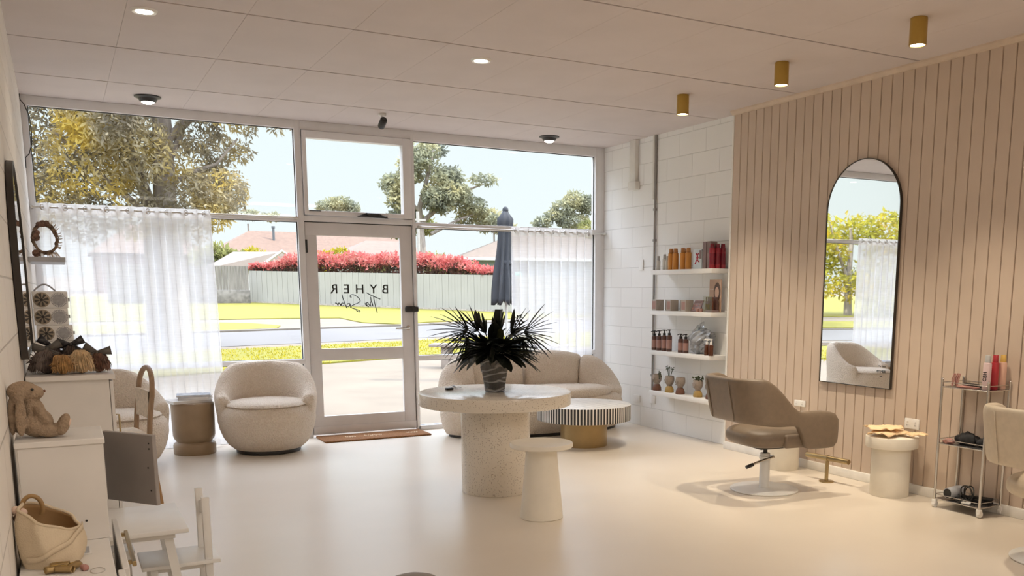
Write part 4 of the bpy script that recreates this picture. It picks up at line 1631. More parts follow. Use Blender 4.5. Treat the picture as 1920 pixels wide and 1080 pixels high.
# ------------------------------------------------------------------ styling chairs
def styling_chair(label, loc, rz, leather):
    """faces +x"""
    t = thing('styling_chair', label, 'salon chair', loc, rz)
    obj('base_disc', MB().lathe([(0, 0), (.236, 0), (.2405, .003), (.2405, .009), (.236, .012), (.05, .018), (0, .018)], 64), 'white_enamel', t)
    mb = MB().lathe([(.034, .016), (.040, .018), (.036, .024), (.036, .258), (.033, .266), (0, .266)], 32)
    mb.lathe([(.036, .225), (.042, .226), (.042, .243), (.036, .244)], 32)
    obj('column', mb, 'white_enamel', t)
    mb = MB().lathe([(0, .262), (.015, .262), (.015, .30), (.03, .302), (.03, .318), (0, .318)], 20)
    mb.rbox(-.12, .12, -.12, .12, .312, .324, .004, 2)
    obj('piston', mb, 'black_metal', t)
    mb = MB()
    mb.tube([(.045, .045, .226), (.055, -.02, .243), (.02, -.075, .246), (-.07, -.10, .238), (-.15, -.11, .222), (-.18, -.113, .213)], .0085, 12)
    obj('pump_lever', mb, 'chrome', t, 60)
    obj('lever_grip', MB().tube([(-.178, -.113, .2135), (-.205, -.116, .206), (-.235, -.119, .200)], .0125, 12), 'black_plastic', t, 60)
    # seat cushion: thick rounded pad
    mb = MB()
    nu, nv = 40, 18
    P = []
    for i in range(nu):
        a = 2 * PI * i / nu
        e = 2 / 3.4
        cx_ = math.copysign(abs(math.cos(a)) ** e, math.cos(a)) * .285
        cy_ = math.copysign(abs(math.sin(a)) ** e, math.sin(a)) * .245
        row = []
        for j in range(nv + 1):
            q = -PI / 2 + PI * j / nv
            r_ = abs(math.cos(q)) ** .45
            zz = math.copysign(abs(math.sin(q)) ** .8, math.sin(q))
            row.append((cx_ * r_ + .03, cy_ * r_, .395 + .072 * zz + .012 * (1 - r_) * (1 if zz > 0 else 0)))
        P.append(row)
    mb.grid(P, closed_u=True)
    obj('seat', mb, leather, t, 60)
    # one wrap-round band: back plus both arms
    mb = MB()
    path = []
    hw, xb, xf = .275, -.30, .40
    rc = .16
    for k in range(15):                      # near arm, front to back
        f = k / 14
        path.append((xf + (xb + rc - xf) * f, -hw, 0, -1))
    for k in range(1, 9):
        a = -PI / 2 - (PI / 2) * k / 9
        path.append((xb + rc + rc * math.cos(a), -hw + rc + rc * math.sin(a), math.cos(a), math.sin(a)))
    for k in range(11):
        f = k / 10
        path.append((xb, -hw + rc + (2 * hw - 2 * rc) * f, -1, 0))
    for k in range(1, 9):
        a = PI - (PI / 2) * k / 9
        path.append((xb + rc + rc * math.cos(a), hw - rc + rc * math.sin(a), math.cos(a), math.sin(a)))
    for k in range(15):
        f = k / 14
        path.append((xb + rc + (xf - xb - rc) * f, hw, 0, 1))
    m = 24
    P = []
    for i, (x, y, nx, ny) in enumerate(path):
        g = (xf - x) / (xf - xb)                 # 0 front of arm .. 1 back
        top = .592 - .018 * sm((.25 - g) / .25) + .232 * sm((g - .46) / .36)
        bot = .325 + .17 * sm((g - .36) / .16) + .02 * sm((g - .7) / .3)
        if g < .12:
            s = 1 - math.sqrt(max(0, 1 - (1 - g / .12) ** 2))
            top -= .05 * s
            bot += .035 * s
        th = .062 + .018 * sm((g - .5) / .4)
        if g < .06:
            th *= max(.12, math.sqrt(max(0, 1 - (1 - g / .06) ** 2)))
        row = []
        for j in range(m):
            q = 2 * PI * j / m
            cs, sn = math.cos(q), math.sin(q)
            s = math.copysign(abs(cs) ** .5, cs) * .5 * th
            z = (top + bot) / 2 + math.copysign(abs(sn) ** .45, sn) * .5 * (top - bot)
            f = (z - .45) / .35
            tilt = .075 * max(0, f) * sm((g - .5) / .4)
            row.append((x + nx * s - tilt, y + ny * (s - .0) + (ny * .012 * math.sin(PI * min(1, max(0, (z - .33) / .26)))), z))
        P.append(row)
    mb.grid(P, closed_v=True)
    o = len(mb.v) - len(path) * m
    mb.f.append(tuple(o + j for j in range(m))[::-1])
    mb.f.append(tuple(o + (len(path) - 1) * m + j for j in range(m)))
    obj('backrest', mb, leather, t, 60)
    # stitched seam lines at the back corners
    for sgn in (-1, 1):
        mb = MB()
        mb.tube([(xb - .042 - .075 * max(0, (z - .45) / .35), sgn * .135, z) for z in (.53, .6, .68, .76, .80)], .0035, 6)
        obj('seam', mb, leather, t, 60)
    # skirt joining band and seat under the arms
    for sgn in (-1, 1):
        mb = MB().rbox(-.02, .34, sgn * .235 - .03, sgn * .235 + .03, .335, .43, .02, 3)
        obj('side_panel', mb, leather, t)
    return t


styling_chair('tan leather styling chair on a white disc base facing the arched mirror', (4.296, 4.92, 0), math.radians(-6), 'leather_tan')
styling_chair('pale beige leather styling chair cut off by the picture edge beside the trolley', (4.50, 2.81, 0), math.radians(-3), 'leather_pale')

# ------------------------------------------------------------------ arched mirror on the panelling
def arch(w_, h_, n=36):
    r_ = w_ / 2
    pts = [(-r_, 0), (r_, 0)]
    for k in range(n + 1):
        a = PI * k / n
        pts.append((r_ * math.cos(a), h_ - r_ + r_ * math.sin(a)))
    return pts


def arched_mirror(name, label, x, yc, z0, w_, h_, face, fm, t_frame=.010, depth=.03):
    """hangs on a wall of constant x; face = -1 looks towards -x"""
    t = thing(name, label, 'mirror', (x, yc, z0))
    T = Matrix(((0, 0, 1, 0), (1, 0, 0, 0), (0, 1, 0, 0), (0, 0, 0, 1)))
    a, b = (-depth * .8, -depth * .1) if face < 0 else (depth * .1, depth * .8)
    mb = MB().prism(arch(w_ - .01, h_ - .01), a, b, T @ Matrix.Translation((0, .005, 0)))
    obj('glass', mb, 'mirror', t, 30)
    pts = arch(w_, h_)
    inner = arch(w_ - 2 * t_frame, h_ - 2 * t_frame)
    inner = [(p[0], p[1] + t_frame) for p in inner]
    za, zb = (-depth, -.001) if face < 0 else (.001, depth)
    n = len(pts)
    vs = [(p[0], p[1], za) for p in pts] + [(p[0], p[1], za) for p in inner] + [(p[0], p[1], zb) for p in pts] + [(p[0], p[1], zb) for p in inner]
    fs = []
    for i in range(n):
        j = (i + 1) % n
        fs += [(i, j, n + j, n + i), (2 * n + i, 3 * n + i, 3 * n + j, 2 * n + j), (i, 2 * n + i, 2 * n + j, j), (n + i, n + j, 3 * n + j, 3 * n + i)]
    mb = MB().add([T @ Vector(v) for v in vs], fs)
    obj('frame', mb, fm, t, 30)
    return t


m1 = arched_mirror('arched_mirror', 'tall arched mirror with thin dark frame on the grooved wall', XP - .002, 4.913, .71, .705, 1.635, -1, 'dark_frame', .005, .024)
for txt, sz, dz, dy in (('BY HER', .026, .115, -.262), ('The Salon', .017, .155, -.268), ('hair', .015, .085, -.262)):
    text_mesh('decal', txt, sz, m1, (-.0198, dy, dz), (PI / 2, 0, -PI / 2), .0002, .0006 if sz > .02 else 0)
arched_mirror('wall_mirror', 'black framed arched mirror seen edge-on on the near block wall', XL + .002, 4.62, 1.125, .90, .80, 1, 'dark_frame', .014, .026)

# power points and conduits
def outlet(label, T, w_=.115, h_=.07, switches=True):
    t = thing('power_point', label, 'power outlet', (0, 0, 0))
    t.matrix_world = T
    obj('cover_plate', MB().rbox(-w_ / 2, w_ / 2, -.011, 0, -h_ / 2, h_ / 2, .004, 2), 'white_satin', t)
    if switches:
        for s in (-1, 1):
            mb = MB().rbox(s * w_ * .27 - .007, s * w_ * .27 + .007, -.014, -.01, h_ * .12, h_ * .12 + .014, .002, 2)
            obj('switch', mb, 'white_satin', t)
            mb = MB()
            for k in (-1, 1):
                mb.box(s * w_ * .27 + k * .005 - .001, s * w_ * .27 + k * .005 + .001, -.0118, -.0108, -h_ * .22, -h_ * .08)
            obj('socket_slot', mb, 'black_plastic', t, 0)
    return t


def on_x(x, y, z):
    return Matrix.Translation((x, y, z)) @ Matrix.Rotation(-PI / 2, 4, 'Z')


outlet('white double power point on the grooved wall above the glove table', on_x(XP - .001, 4.36, .489), .125, .072)
outlet('white power point on the grooved wall behind the tan styling chair', on_x(XP - .001, 5.485, .512), .125, .05)
outlet('white power point low on the block wall nearest the sofa', on_x(XR - .001, 8.06, .28), .125, .075, False)
outlet('white power point low on the block wall under the planter shelf', on_x(XR - .001, 7.76, .30), .09, .085, False)
outlet('small white switch plate on the block wall above the curtain hem line', on_x(XR - .001, 8.01, 1.664), .075, .11, False)
t = thing('cable_duct', 'boxed white cable duct coming down the block wall from the ceiling', 'cable duct', (0, 0, 0))
obj('duct', MB().rbox(XR - .045, XR - .001, 8.09, 8.20, 2.50, 2.914, .004, 2), 'conduit_white', t)
obj('junction_box', MB().rbox(XR - .06, XR - .001, 8.06, 8.20, 2.42, 2.50, .006, 2), 'conduit_white', t)
t = thing('conduit_pipe', 'thin grey conduit running down the block wall behind the shelves', 'pipe', (0, 0, 0))
obj('pipe', MB().tube([(XR - .016, 7.76, 2.914), (XR - .016, 7.757, .35)], .011, 12), 'conduit_grey', t)
for z in (2.2, 1.9, .55):
    obj('saddle', MB().rbox(XR - .03, XR - .001, 7.742, 7.775, z - .012, z + .012, .003, 2), 'conduit_grey', t)
mb = MB().rbox(XR - .03, XR - .001, 7.768, 7.795, 2.3, 2.914, .004, 2)
obj('trunking', mb, 'conduit_white', t)

# doormat
t = thing('doormat', 'brown coir doormat with pale printed script at the glazed door', 'doormat', (2.575, 8.60, 0), 0)
obj('mat', MB().rbox(-.53, .50, -.205, .165, .0005, .016, .004, 2), 'coir', t)
rnd = random.Random(5)
for (x0, x1) in ((-.30, -.20), (-.12, .06), (.30, .42)):
    mb = MB()
    P = [(x0 + (x1 - x0) * k / 14, -.03 + .035 * math.sin(k * 1.9), .0165) for k in range(15)]
    mb.tube(P, .004, 5)
    obj('printed_script', mb, 'coir_print', t, 60)

# ------------------------------------------------------------------ product shelves on the block wall
SX0, SX1 = 5.046, XR - .001
for z, lab in ((1.600, 'white floating shelf holding orange and red bottles, the highest of four'),
               (1.213, 'white floating shelf holding small boxes and a portrait card'),
               (.826, 'white floating shelf holding dark pump bottles and a grey plastic bag'),
               (.427, 'white floating shelf holding five head planters, the lowest of four')):
    o = obj('floating_shelf', MB().rbox(SX0, SX1, 6.575, 7.54, z - .042, z, .003, 2), 'white_satin')
    tag(o, lab, 'shelf', 'white floating shelves')


def bottle(name, label, loc, r, h, neck, body, cap, kind='cap', lab_mat=None, group=None, cat='bottle'):
    t = thing(name, label, cat, loc, 0, group)
    sh = h * neck
    obj('bottle_body', MB().lathe([(0, 0), (r * .93, 0), (r, .004), (r, sh - .014), (r * .93, sh - .005), (r * .5, sh), (0, sh)], 20), body, t, 50)
    if kind == 'cap':
        obj('cap', MB().lathe([(0, sh - .001), (r * .72, sh - .001), (r * .74, sh + .004), (r * .66, h - .004), (r * .6, h), (0, h)], 18), cap, t, 50)
    else:
        mb = MB().lathe([(0, sh - .001), (r * .55, sh - .001), (r * .55, sh + .02), (r * .25, sh + .022), (r * .22, h - .012), (r * .5, h - .010), (r * .5, h), (0, h)], 16)
        mb.tube([(0, 0, h - .005), (-.012, .006, h - .004), (-.030, .015, h - .012)], .0045, 6)
        obj('pump', mb, cap, t, 50)
    if lab_mat:
        obj('label', MB().lathe([(r * 1.012, sh * .18), (r * 1.012, sh * .72)], 20), lab_mat, t, 50)
    return t


def carton(name, label, loc, w_, d_, h_, m, rz=0, face=None, group=None, cat='box'):
    """w_ along y, d_ along x"""
    t = thing(name, label, cat, loc, rz, group)
    obj('carton', MB().rbox(-d_ / 2, d_ / 2, -w_ / 2, w_ / 2, 0, h_, .0015, 1), m, t, 30)
    if face:
        obj('printed_panel', MB().box(-d_ / 2 - .0008, -d_ / 2 + .0005, -w_ * .36, w_ * .36, h_ * .14, h_ * .86), face, t, 0)
    return t


Z1, Z2, Z3, Z4 = 1.6003, 1.2133, .8263, .4273
gr = 'pale bottles at the end of the top shelf'
for y, h, lab in ((7.49, .135, 'clear pale bottle at the conduit end of the top shelf'), (7.385, .148, 'pale silver bottle second from the conduit on the top shelf'), (7.335, .13, 'short pale bottle standing against the orange bottles')):
    bottle('serum_bottle', lab, (5.10, y, Z1), .021, h, .72, 'pale_box', 'silver_cap', group=gr)
gr = 'orange bottles on the top shelf'
for y, x, lab in ((7.255, 5.085, 'orange bottle first in the row, beside the pale bottles'), (7.19, 5.09, 'second orange bottle along the top shelf row'), (7.135, 5.15, 'third orange bottle, set back against the wall'),
                  (7.065, 5.085, 'fourth orange bottle along the top shelf row'), (6.985, 5.09, 'last orange bottle, next to the pale blue card')):
    bottle('shampoo_bottle', lab, (x, y, Z1), .029, .195, .80, 'amber_bottle', 'amber_cap', group=gr)
t = thing('display_card', 'pale blue display card with red ribbon picture on the top shelf', 'card', (5.10, 6.835, Z1))
obj('card', MB().rbox(-.02, .02, -.065, .065, 0, .175, .001, 1), 'pale_blue_card', t, 30)
mb = MB().tube([(-.0215, .02, .14), (-.0215, -.015, .10), (-.0215, .015, .07), (-.0215, .03, .045)], .006, 6).tube([(-.0215, -.02, .14), (-.0215, .01, .10), (-.0215, -.015, .07), (-.0215, -.03, .06)], .005, 6)
obj('ribbon_picture', mb, 'ribbon_red', t, 60)
obj('dark_panel', MB().box(-.0212, -.0195, -.062, -.03, .09, .165), 'mauve_box', t, 0)
for y, lab in ((6.722, 'mauve carton beside the pale blue card on the top shelf'), (6.658, 'mauve carton beside the red bottles on the top shelf')):
    carton('tall_carton', lab, (5.11, y, Z1), .052, .075, .238, 'mauve_box', group='tall mauve cartons')
for y, x, lab in ((6.598, 5.075, 'red bottle nearest the mauve cartons'), (6.600, 5.145, 'red bottle set back between the other two'), (6.606, 5.20, 'red bottle at the very end of the top shelf')):
    pass
for y, x, lab in ((6.605, 5.068, 'red bottle at the front end of the top shelf'), (6.602, 5.128, 'middle red bottle, partly behind the front one'), (6.604, 5.188, 'red bottle at the back against the block wall')):
    bottle('hairspray_bottle', lab, (x, y, Z1), .027, .215, .85, 'red_bottle', 'red_cap', group='red bottles on the top shelf', lab_mat='red_cap')
for y, lab in ((7.50, 'small silver box with framed front nearest the conduit'), (7.255, 'middle silver box of the three on the second shelf'), (7.015, 'silver box beside the palette on the second shelf')):
    carton('cosmetic_box', lab, (5.095, y - .02, Z2), .075, .09, .105, 'silver_box', face='plum_label', group='silver boxes on the second shelf')
    mbx = MB()
carton('cosmetic_box', 'plain grey box standing behind the silver boxes by the conduit', (5.17, 7.37, Z2), .11, .05, .105, 'silver_box')
carton('cosmetic_box', 'plain grey box standing behind the palette display', (5.17, 7.12, Z2), .11, .05, .104, 'silver_box')
t = thing('makeup_palette', 'dark tilted make-up palette with round pans on the second shelf', 'palette', (5.09, 6.86, Z2), 0)
T = Matrix.Rotation(math.radians(28), 4, 'Y')
mb = MB().rbox(-.01, .0, -.065, .065, 0, .115, .002, 1, T)
obj('palette_case', mb, 'mauve_box', t, 30)
for i in range(3):
    for j in range(3):
        mb = MB().ell(T @ Vector((-.0105, -.042 + .042 * i, .025 + .033 * j)), .003, .013, .011, 12, 6)
        obj('colour_pan', mb, 'plum_label' if (i + j) % 2 else 'clip_pink', t, 60)
obj('stand', MB().rbox(.03, .04, -.05, .05, 0, .10, .002, 1), 'mauve_box', t, 30)
t = thing('portrait_card', 'tan advertising card with a printed portrait on the second shelf', 'poster', (5.165, 6.665, Z2))
obj('card', MB().rbox(-.004, .004, -.085, .085, 0, .295, .001, 1), 'poster_print', t, 30)
mb = MB().prism([(-.075 + .055 * math.cos(a) * (1.0), .17 + .085 * math.sin(a)) for a in [2 * PI * k / 24 for k in range(24)]], 0, .001)
T = Matrix(((0, 0, -1, -.0042), (1, 0, 0, 0), (0, 1, 0, 0), (0, 0, 0, 1)))
obj('printed_hair', MB().add([T @ (Vector(v) + Vector((.055, 0, 0))) for v in [(-.085 + .048 * math.cos(2 * PI * k / 24), .18 + .085 * math.sin(2 * PI * k / 24), 0) for k in range(24)]], [tuple(range(24))]), 'hair_print', t, 0)
T2 = Matrix(((0, 0, -1, -.0047), (1, 0, 0, 0), (0, 1, 0, 0), (0, 0, 0, 1)))
obj('printed_face', MB().add([T2 @ Vector((-.026 + .030 * math.cos(2 * PI * k / 24), .175 + .050 * math.sin(2 * PI * k / 24), 0)) for k in range(24)], [tuple(range(24))]), 'skin_print', t, 0)
text_mesh('printed_words', 'hair care', .016, t, (-.0047, .045, .20), (PI / 2, 0, -PI / 2), .0001, 0, 'paper_white')
t = thing('product_stand', 'dark clear-sided display stand of small bottles at the shelf end', 'display stand', (5.105, 6.645, Z2))
obj('tray', MB().rbox(-.04, .04, -.062, .062, 0, .02, .003, 2), 'mauve_box', t)
for k in range(4):
    mb = MB().cyl((-.018, -.045 + .03 * k), .011, .02, .10, 12, .002).cyl((-.018, -.045 + .03 * k), .007, .10, .135, 10, .001)
    obj('sample_bottle', mb, 'brown_bottle', t)
obj('back_panel', MB().rbox(.01, .036, -.06, .06, .02, .135, .003, 2), 'plum_bottle', t)
obj('front_panel', MB().box(-.043, -.041, -.062, .062, 0, .145), 'pane_clear', t, 0)
for y, lab in ((6.80, 'small brown jar on the second shelf in front of the palette'), (6.745, 'small brown jar on the second shelf beside the display stand')):
    o = obj('cosmetic_jar', MB().lathe([(0, 0), (.016, 0), (.016, .018), (.0175, .019), (.0175, .03), (0, .031)], 18), 'plum_label', loc=(5.07, y, Z2))
    tag(o, lab, 'jar', 'small jars on the second shelf')
gr = 'dark pump bottles on the third shelf'
for y, h, lab in ((7.515, .19, 'dark pump bottle nearest the conduit on the third shelf'), (7.43, .195, 'second dark pump bottle from the conduit'), (7.345, .205, 'third dark pump bottle from the conduit'), (7.26, .21, 'fourth dark pump bottle, last of the row of four'),
                  (7.07, .178, 'dark pump bottle of the separate pair, away from the plastic bag'), (6.99, .178, 'dark pump bottle of the separate pair, touching the plastic bag')):
    bottle('pump_bottle', lab, (5.085, y - .0, Z3), .027, h, .74, 'plum_bottle', 'black_plastic', 'pump', 'plum_label', gr)
for y, lab in ((6.66, 'brown bottle with white cap beside the grey plastic bag'), (6.60, 'brown bottle with white cap at the end of the third shelf')):
    bottle('spray_bottle', lab, (5.072, y - .012, Z3), .023, .15, .66, 'brown_bottle', 'white_satin', 'pump', None, 'white capped brown bottles')
# crumpled grey plastic bag
rnd = random.Random(17)
t = thing('plastic_bag', 'crumpled grey plastic bag with goods on the third shelf', 'bag', (5.145, 6.835, Z3))
bm = bmesh.new()
bmesh.ops.create_icosphere(bm, subdivisions=4, radius=1)
for v in bm.verts:
    p = v.co.copy()
    k = 1 + .22 * math.sin(5 * p.x + 3 * p.z) * math.cos(4 * p.y + 2 * p.z) + .12 * math.sin(13 * p.y + 7 * p.z) + .08 * math.sin(17 * p.x - 9 * p.z)
    v.co = Vector((p.x * .075 * k, p.y * .15 * k * (1.05 if p.z > 0 else .8) - .06 * max(0, p.z) , .115 + p.z * .115 * (1 + .4 * (k - 1))))
    v.co.z = max(.0006, v.co.z)
    v.co.x = min(v.co.x, .105)
obj('bag', MB().bm(bm), 'grey_film', t, 25)
obj('contents', MB().lathe([(0, .001), (.055, .001), (.06, .01), (.06, .055), (0, .055)], 24), 'paper_grey', t) if False else None
P = []
for i in range(15):
    f = i / 14
    P.append([(-.03 + .02 * math.sin(f * 9 + j), -.10 + f * .20 + .02 * math.cos(j * 1.7), .185 + .05 * math.sin(f * 5) + .012 * j + .01 * math.sin(f * 17 + j * 2)) for j in range(6)])
obj('loose_film', MB().grid(P), 'bag_film', t, 30)

# head planters
def bust(label, y, shoulders, plant, hh):
    t = thing('head_planter', label, 'planter', (5.115, y, Z4), 0, 'head planters on the lowest shelf')
    obj('shoulders', MB().lathe([(0, 0), (.046, 0), (.049, .004), (.047, .03), (.036, .052), (.027, .062), (0, .062)], 28, sx=.85), shoulders, t, 50)
    P = [(0, .058), (.026, .058), (.028, .072), (.042, .088), (.050, .108), (.051, .130), (.047, .152), (.043, .160), (.038, .156), (.036, .140), (0, .138)]
    h = obj('head', MB().lathe(P, 32, sx=.9), 'bust_stone', t, 50)
    mb = MB().ell((-.018, .046, .112), .009, .011, .017, 12, 8)          # nose turned to the window
    obj('nose', mb, 'bust_stone', h, 60)
    for s in (-1, 1):
        pass
    obj('eye', MB().ell((-.036, .030, .124), .004, .006, .003, 10, 6), 'bust_brown', h, 60)
    obj('ear', MB().ell((-.044, -.012, .112), .005, .008, .012, 10, 6), 'bust_stone', h, 60)
    obj('lips', MB().ell((-.026, .040, .090), .004, .006, .004, 10, 6), 'bust_stone', h, 60)
    rnd = random.Random(int(y * 1000))
    mb = MB()
    if plant == 'spray':
        for k in range(7):
            a = 2 * PI * k / 7 + rnd.random()
            r_ = rnd.uniform(.02, .045)
            top = (r_ * math.cos(a) * .6, r_ * math.sin(a) * 1.3, .158 + hh * rnd.uniform(.6, 1))
            mb.tube([(0, 0, .135), (top[0] * .4, top[1] * .4, .16), top], .0022, 5)
            for q in range(3):
                b = rnd.uniform(0, 2 * PI)
                mb.ell((top[0] + .010 * math.cos(b), top[1] + .012 * math.sin(b), top[2] + rnd.uniform(-.004, .008)), .004, .010, .004, 8, 5, Matrix.Rotation(b, 4, 'X'))
    elif plant == 'bush':
        for k in range(40):
            a, r_ = rnd.uniform(0, 2 * PI), rnd.uniform(.0, .05)
            mb.ell((r_ * math.cos(a), r_ * math.sin(a), .155 + rnd.uniform(-.01, hh)), .008, .011, .006, 8, 5, Matrix.Rotation(rnd.uniform(0, 3), 4, 'X'))
    elif plant == 'cap':
        mb.lathe([(0, .136), (.044, .150), (.040, .165), (.022, .177), (0, .180)], 24)
    elif plant == 'trail':
        for k in range(6):
            s = -1 if k % 2 else 1
            p0 = Vector((rnd.uniform(-.01, .01), -.02, .150))
            q = Vector((rnd.uniform(-.02, .0), -.05 - rnd.uniform(0, .015), .165 + rnd.uniform(0, hh)))
            r2 = Vector((q.x, q.y - .012, q.z - rnd.uniform(.02, .06)))
            mb.tube([p0, q, r2], .002, 5)
            mb.ell(r2, .004, .008, .005, 8, 5)
            mb.ell(q, .004, .009, .004, 8, 5)
    if mb.v:
        obj('plant', mb, 'plant_green', t, 60)
    return t


bust('head planter with brown shoulders and trailing sprigs nearest the conduit', 7.50, 'bust_brown', 'trail', .03)
bust('head planter with ochre shoulders and a tall forked succulent', 7.285, 'bust_ochre', 'spray', .09)
bust('empty-topped head planter with brown shoulders in the middle of the row', 7.105, 'bust_brown', 'none', 0)
bust('head planter with ochre shoulders and bushy dark curls of leaves', 6.825, 'bust_ochre', 'bush', .035)
bust('head planter with brown shoulders and flat dark cap of moss', 6.635, 'bust_brown', 'cap', 0)

# ------------------------------------------------------------------ vase and arrangement on the terrazzo table
VX, VY, VZ = 2.59, 5.79, .7045
t = thing('glass_vase', 'tall flared glass vase with white swirls on the terrazzo table', 'vase', (VX, VY, VZ), -YAW)
obj('vase_wall', MB().lathe([(0, 0), (.062, 0), (.068, .004), (.078, .08), (.096, .18), (.116, .272), (.119, .276), (.114, .275), (.092, .18), (.073, .08), (.062, .016), (0, .014)], 56), 'swirl_glass', t, 50)
obj('water', MB().lathe([(0, .015), (.060, .0165), (.071, .08), (.078, .115), (0, .115)], 40), 'pane_clear', t, 50)

b = thing('leaf_arrangement', 'dark arrangement of fan palm fronds and leaves standing in the glass vase', 'plant', (VX, VY, VZ), -YAW)
rnd = random.Random(77)


def blade(mb, p0, d, L, W, droop, n=6, fold=.25, blunt=False):
    """one leaf: strip along a drooping arc, folded along its midrib"""
    p = Vector(p0)
    d = Vector(d).normalized()
    side = d.cross(Vector((0, 0, 1)))
    if side.length < .1:
        side = Vector((1, 0, 0))
    side.normalize()
    rows = []
    for i in range(n + 1):
        f = i / n
        wd = W * .5 * (math.sin(PI * (f * .86 + .09)) ** .8 if not blunt else min(1, .35 + f * 1.3) * (1 if f < .95 else .85))
        if i == n and not blunt:
            wd = W * .03
        nrm = side.cross(d).normalized()
        rows.append([p - side * wd + nrm * wd * fold, p.copy(), p + side * wd + nrm * wd * fold])
        d = (d + Vector((0, 0, -droop / n))).normalized()
        p = p + d * (L / n)
    mb.grid(rows)


def frond(stem, hub_dir, n, L, spread, W=.012, droop=.25):
    mb = MB()
    P = [Vector(q) for q in stem]
    mb.tube(P, .0035, 6)
    hub = P[-1]
    hd = Vector(hub_dir).normalized()
    upv = Vector((0, 0, 1)) if abs(hd.z) < .85 else Vector((0, 1, 0))
    sd = hd.cross(upv).normalized()
    u2 = sd.cross(hd).normalized()
    for k in range(n):
        a = (-1 + 2 * k / (n - 1)) * spread
        d = hd * math.cos(a) + u2 * math.sin(a) + sd * rnd.uniform(-.3, .3)
        blade(mb, hub, d, L * rnd.uniform(.8, 1.1) * (1 - .15 * abs(a) / spread), W, droop, 6)
    return obj('palm_frond', mb, 'plant_dark', b, 0, thick=.0012)


frond([(-.01, 0, .03), (-.06, 0, .26), (-.12, -.01, .39), (-.175, -.02, .425)], (-1, -.15, .12), 13, .27, 1.0, .036, .18)
frond([(-.01, .01, .03), (-.05, 0, .26), (-.085, -.01, .39), (-.11, -.02, .42)], (-.65, -.2, .55), 11, .20, 1.0, .034, .15)
frond([(.01, .01, .03), (.04, 0, .26), (.085, -.01, .38), (.12, -.02, .40)], (.7, -.25, .45), 11, .21, 1.0, .030, .15)
frond([(.01, 0, .03), (.07, 0, .26), (.14, .0, .38), (.205, .0, .41)], (1, -.1, .02), 14, .27, 1.0, .030, .18)
frond([(.02, .01, .03), (.06, .0, .25), (.13, -.03, .37), (.19, -.04, .38)], (.6, -.2, -.8), 13, .20, 1.1, .020)
frond([(-.02, .01, .03), (-.07, -.02, .25), (-.13, -.06, .38), (-.17, -.08, .38)], (-.75, -.2, -.65), 12, .20, 1.1, .022)
frond([(0, .02, .03), (-.02, .03, .27), (-.06, .02, .40)], (-.35, 0, .9), 11, .17, 1.1, .020, .1)
frond([(0, .0, .03), (.02, .0, .27), (.04, -.02, .40)], (.15, -.1, 1), 11, .17, 1.2, .020, .1)
frond([(0, -.03, .03), (.0, -.05, .26), (.01, -.12, .36)], (.1, -1, -.1), 12, .19, 1.4, .024)
mb = MB()
for k in range(95):
    a = rnd.uniform(0, 2 * PI)
    el = rnd.uniform(-.35, .95)
    d = Vector((math.cos(a) * math.cos(el) * 1.4, math.sin(a) * math.cos(el), math.sin(el)))
    p = Vector((.05 * math.cos(a), .05 * math.sin(a), .26 + .04 * rnd.random()))
    mb = MB()
    blade(mb, p, d, rnd.uniform(.20, .31), rnd.uniform(.05, .09), rnd.uniform(.2, .8), 7)
    obj('broad_leaf', mb, 'leaf_olive' if k % 9 == 0 else 'plant_dark', b, 0, thick=.0015)
mb = MB()
blade(mb, (.02, -.02, .30), (.1, -.05, 1), .27, .115, .08, 6, blunt=True)
obj('broad_leaf', mb, 'plant_dark', b, 0, thick=.0015)
for x0, x1, z1 in ((-.12, -.245, .14), (-.10, -.165, .13)):
    mb = MB()
    blade(mb, (x0, -.06, .32), (-.6, -.3, -.3), .20, .045, .8, 7)
    obj('broad_leaf', mb, 'leaf_olive', b, 0, thick=.0015)
for q in ((.13, .47), (.17, .52), (.19, .475), (.155, .50)):
    mb = MB().tube([(.02, 0, .26), (q[0] * .6, .0, .40), (q[0], 0, q[1])], .0016, 5)
    for k in range(5):
        mb.ell((q[0] + rnd.uniform(-.018, .018), rnd.uniform(-.02, .02), q[1] + rnd.uniform(-.02, .018)), .007, .007, .007, 8, 6)
    obj('berry_sprig', mb, 'plant_dark', b, 60)
for k in range(9):
    a = 2 * PI * k / 9
    mb = MB().tube([(.035 * math.cos(a), .035 * math.sin(a), .018), (.045 * math.cos(a + .6), .045 * math.sin(a + .6), .14), (.07 * math.cos(a + .9), .07 * math.sin(a + .9), .27), (.08 * math.cos(a + 1), .08 * math.sin(a + 1), .30)], .005, 6)
    obj('stalk', mb, 'plant_dark', b, 60)
# keys
t = thing('key_bunch', 'small bunch of black keys and tags lying on the terrazzo table', 'keys', (2.372, 6.055, .7042), .3)
obj('key_fob', MB().rbox(-.045, .01, -.018, .018, .0, .016, .006, 3), 'black_plastic', t)
obj('key_ring', MB().tube([(.02 + .017 * math.cos(2 * PI * k / 20), .017 * math.sin(2 * PI * k / 20), .018 + .004 * math.sin(4 * PI * k / 20)) for k in range(20)], .0016, 6, closed=True), 'steel', t, 60)
for k, a in enumerate((-.7, -.2, .35, .9)):
    T = Matrix.Translation((.025, 0, .003 + .006 * k)) @ Matrix.Rotation(a, 4, 'Z')
    mb = MB().rbox(0, .022, -.011, .011, 0, .0025, .001, 1, T).rbox(.02, .058, -.004, .004, 0, .0025, .001, 1, T)
    obj('key', mb, 'black_metal' if k % 2 else 'steel', t, 30)

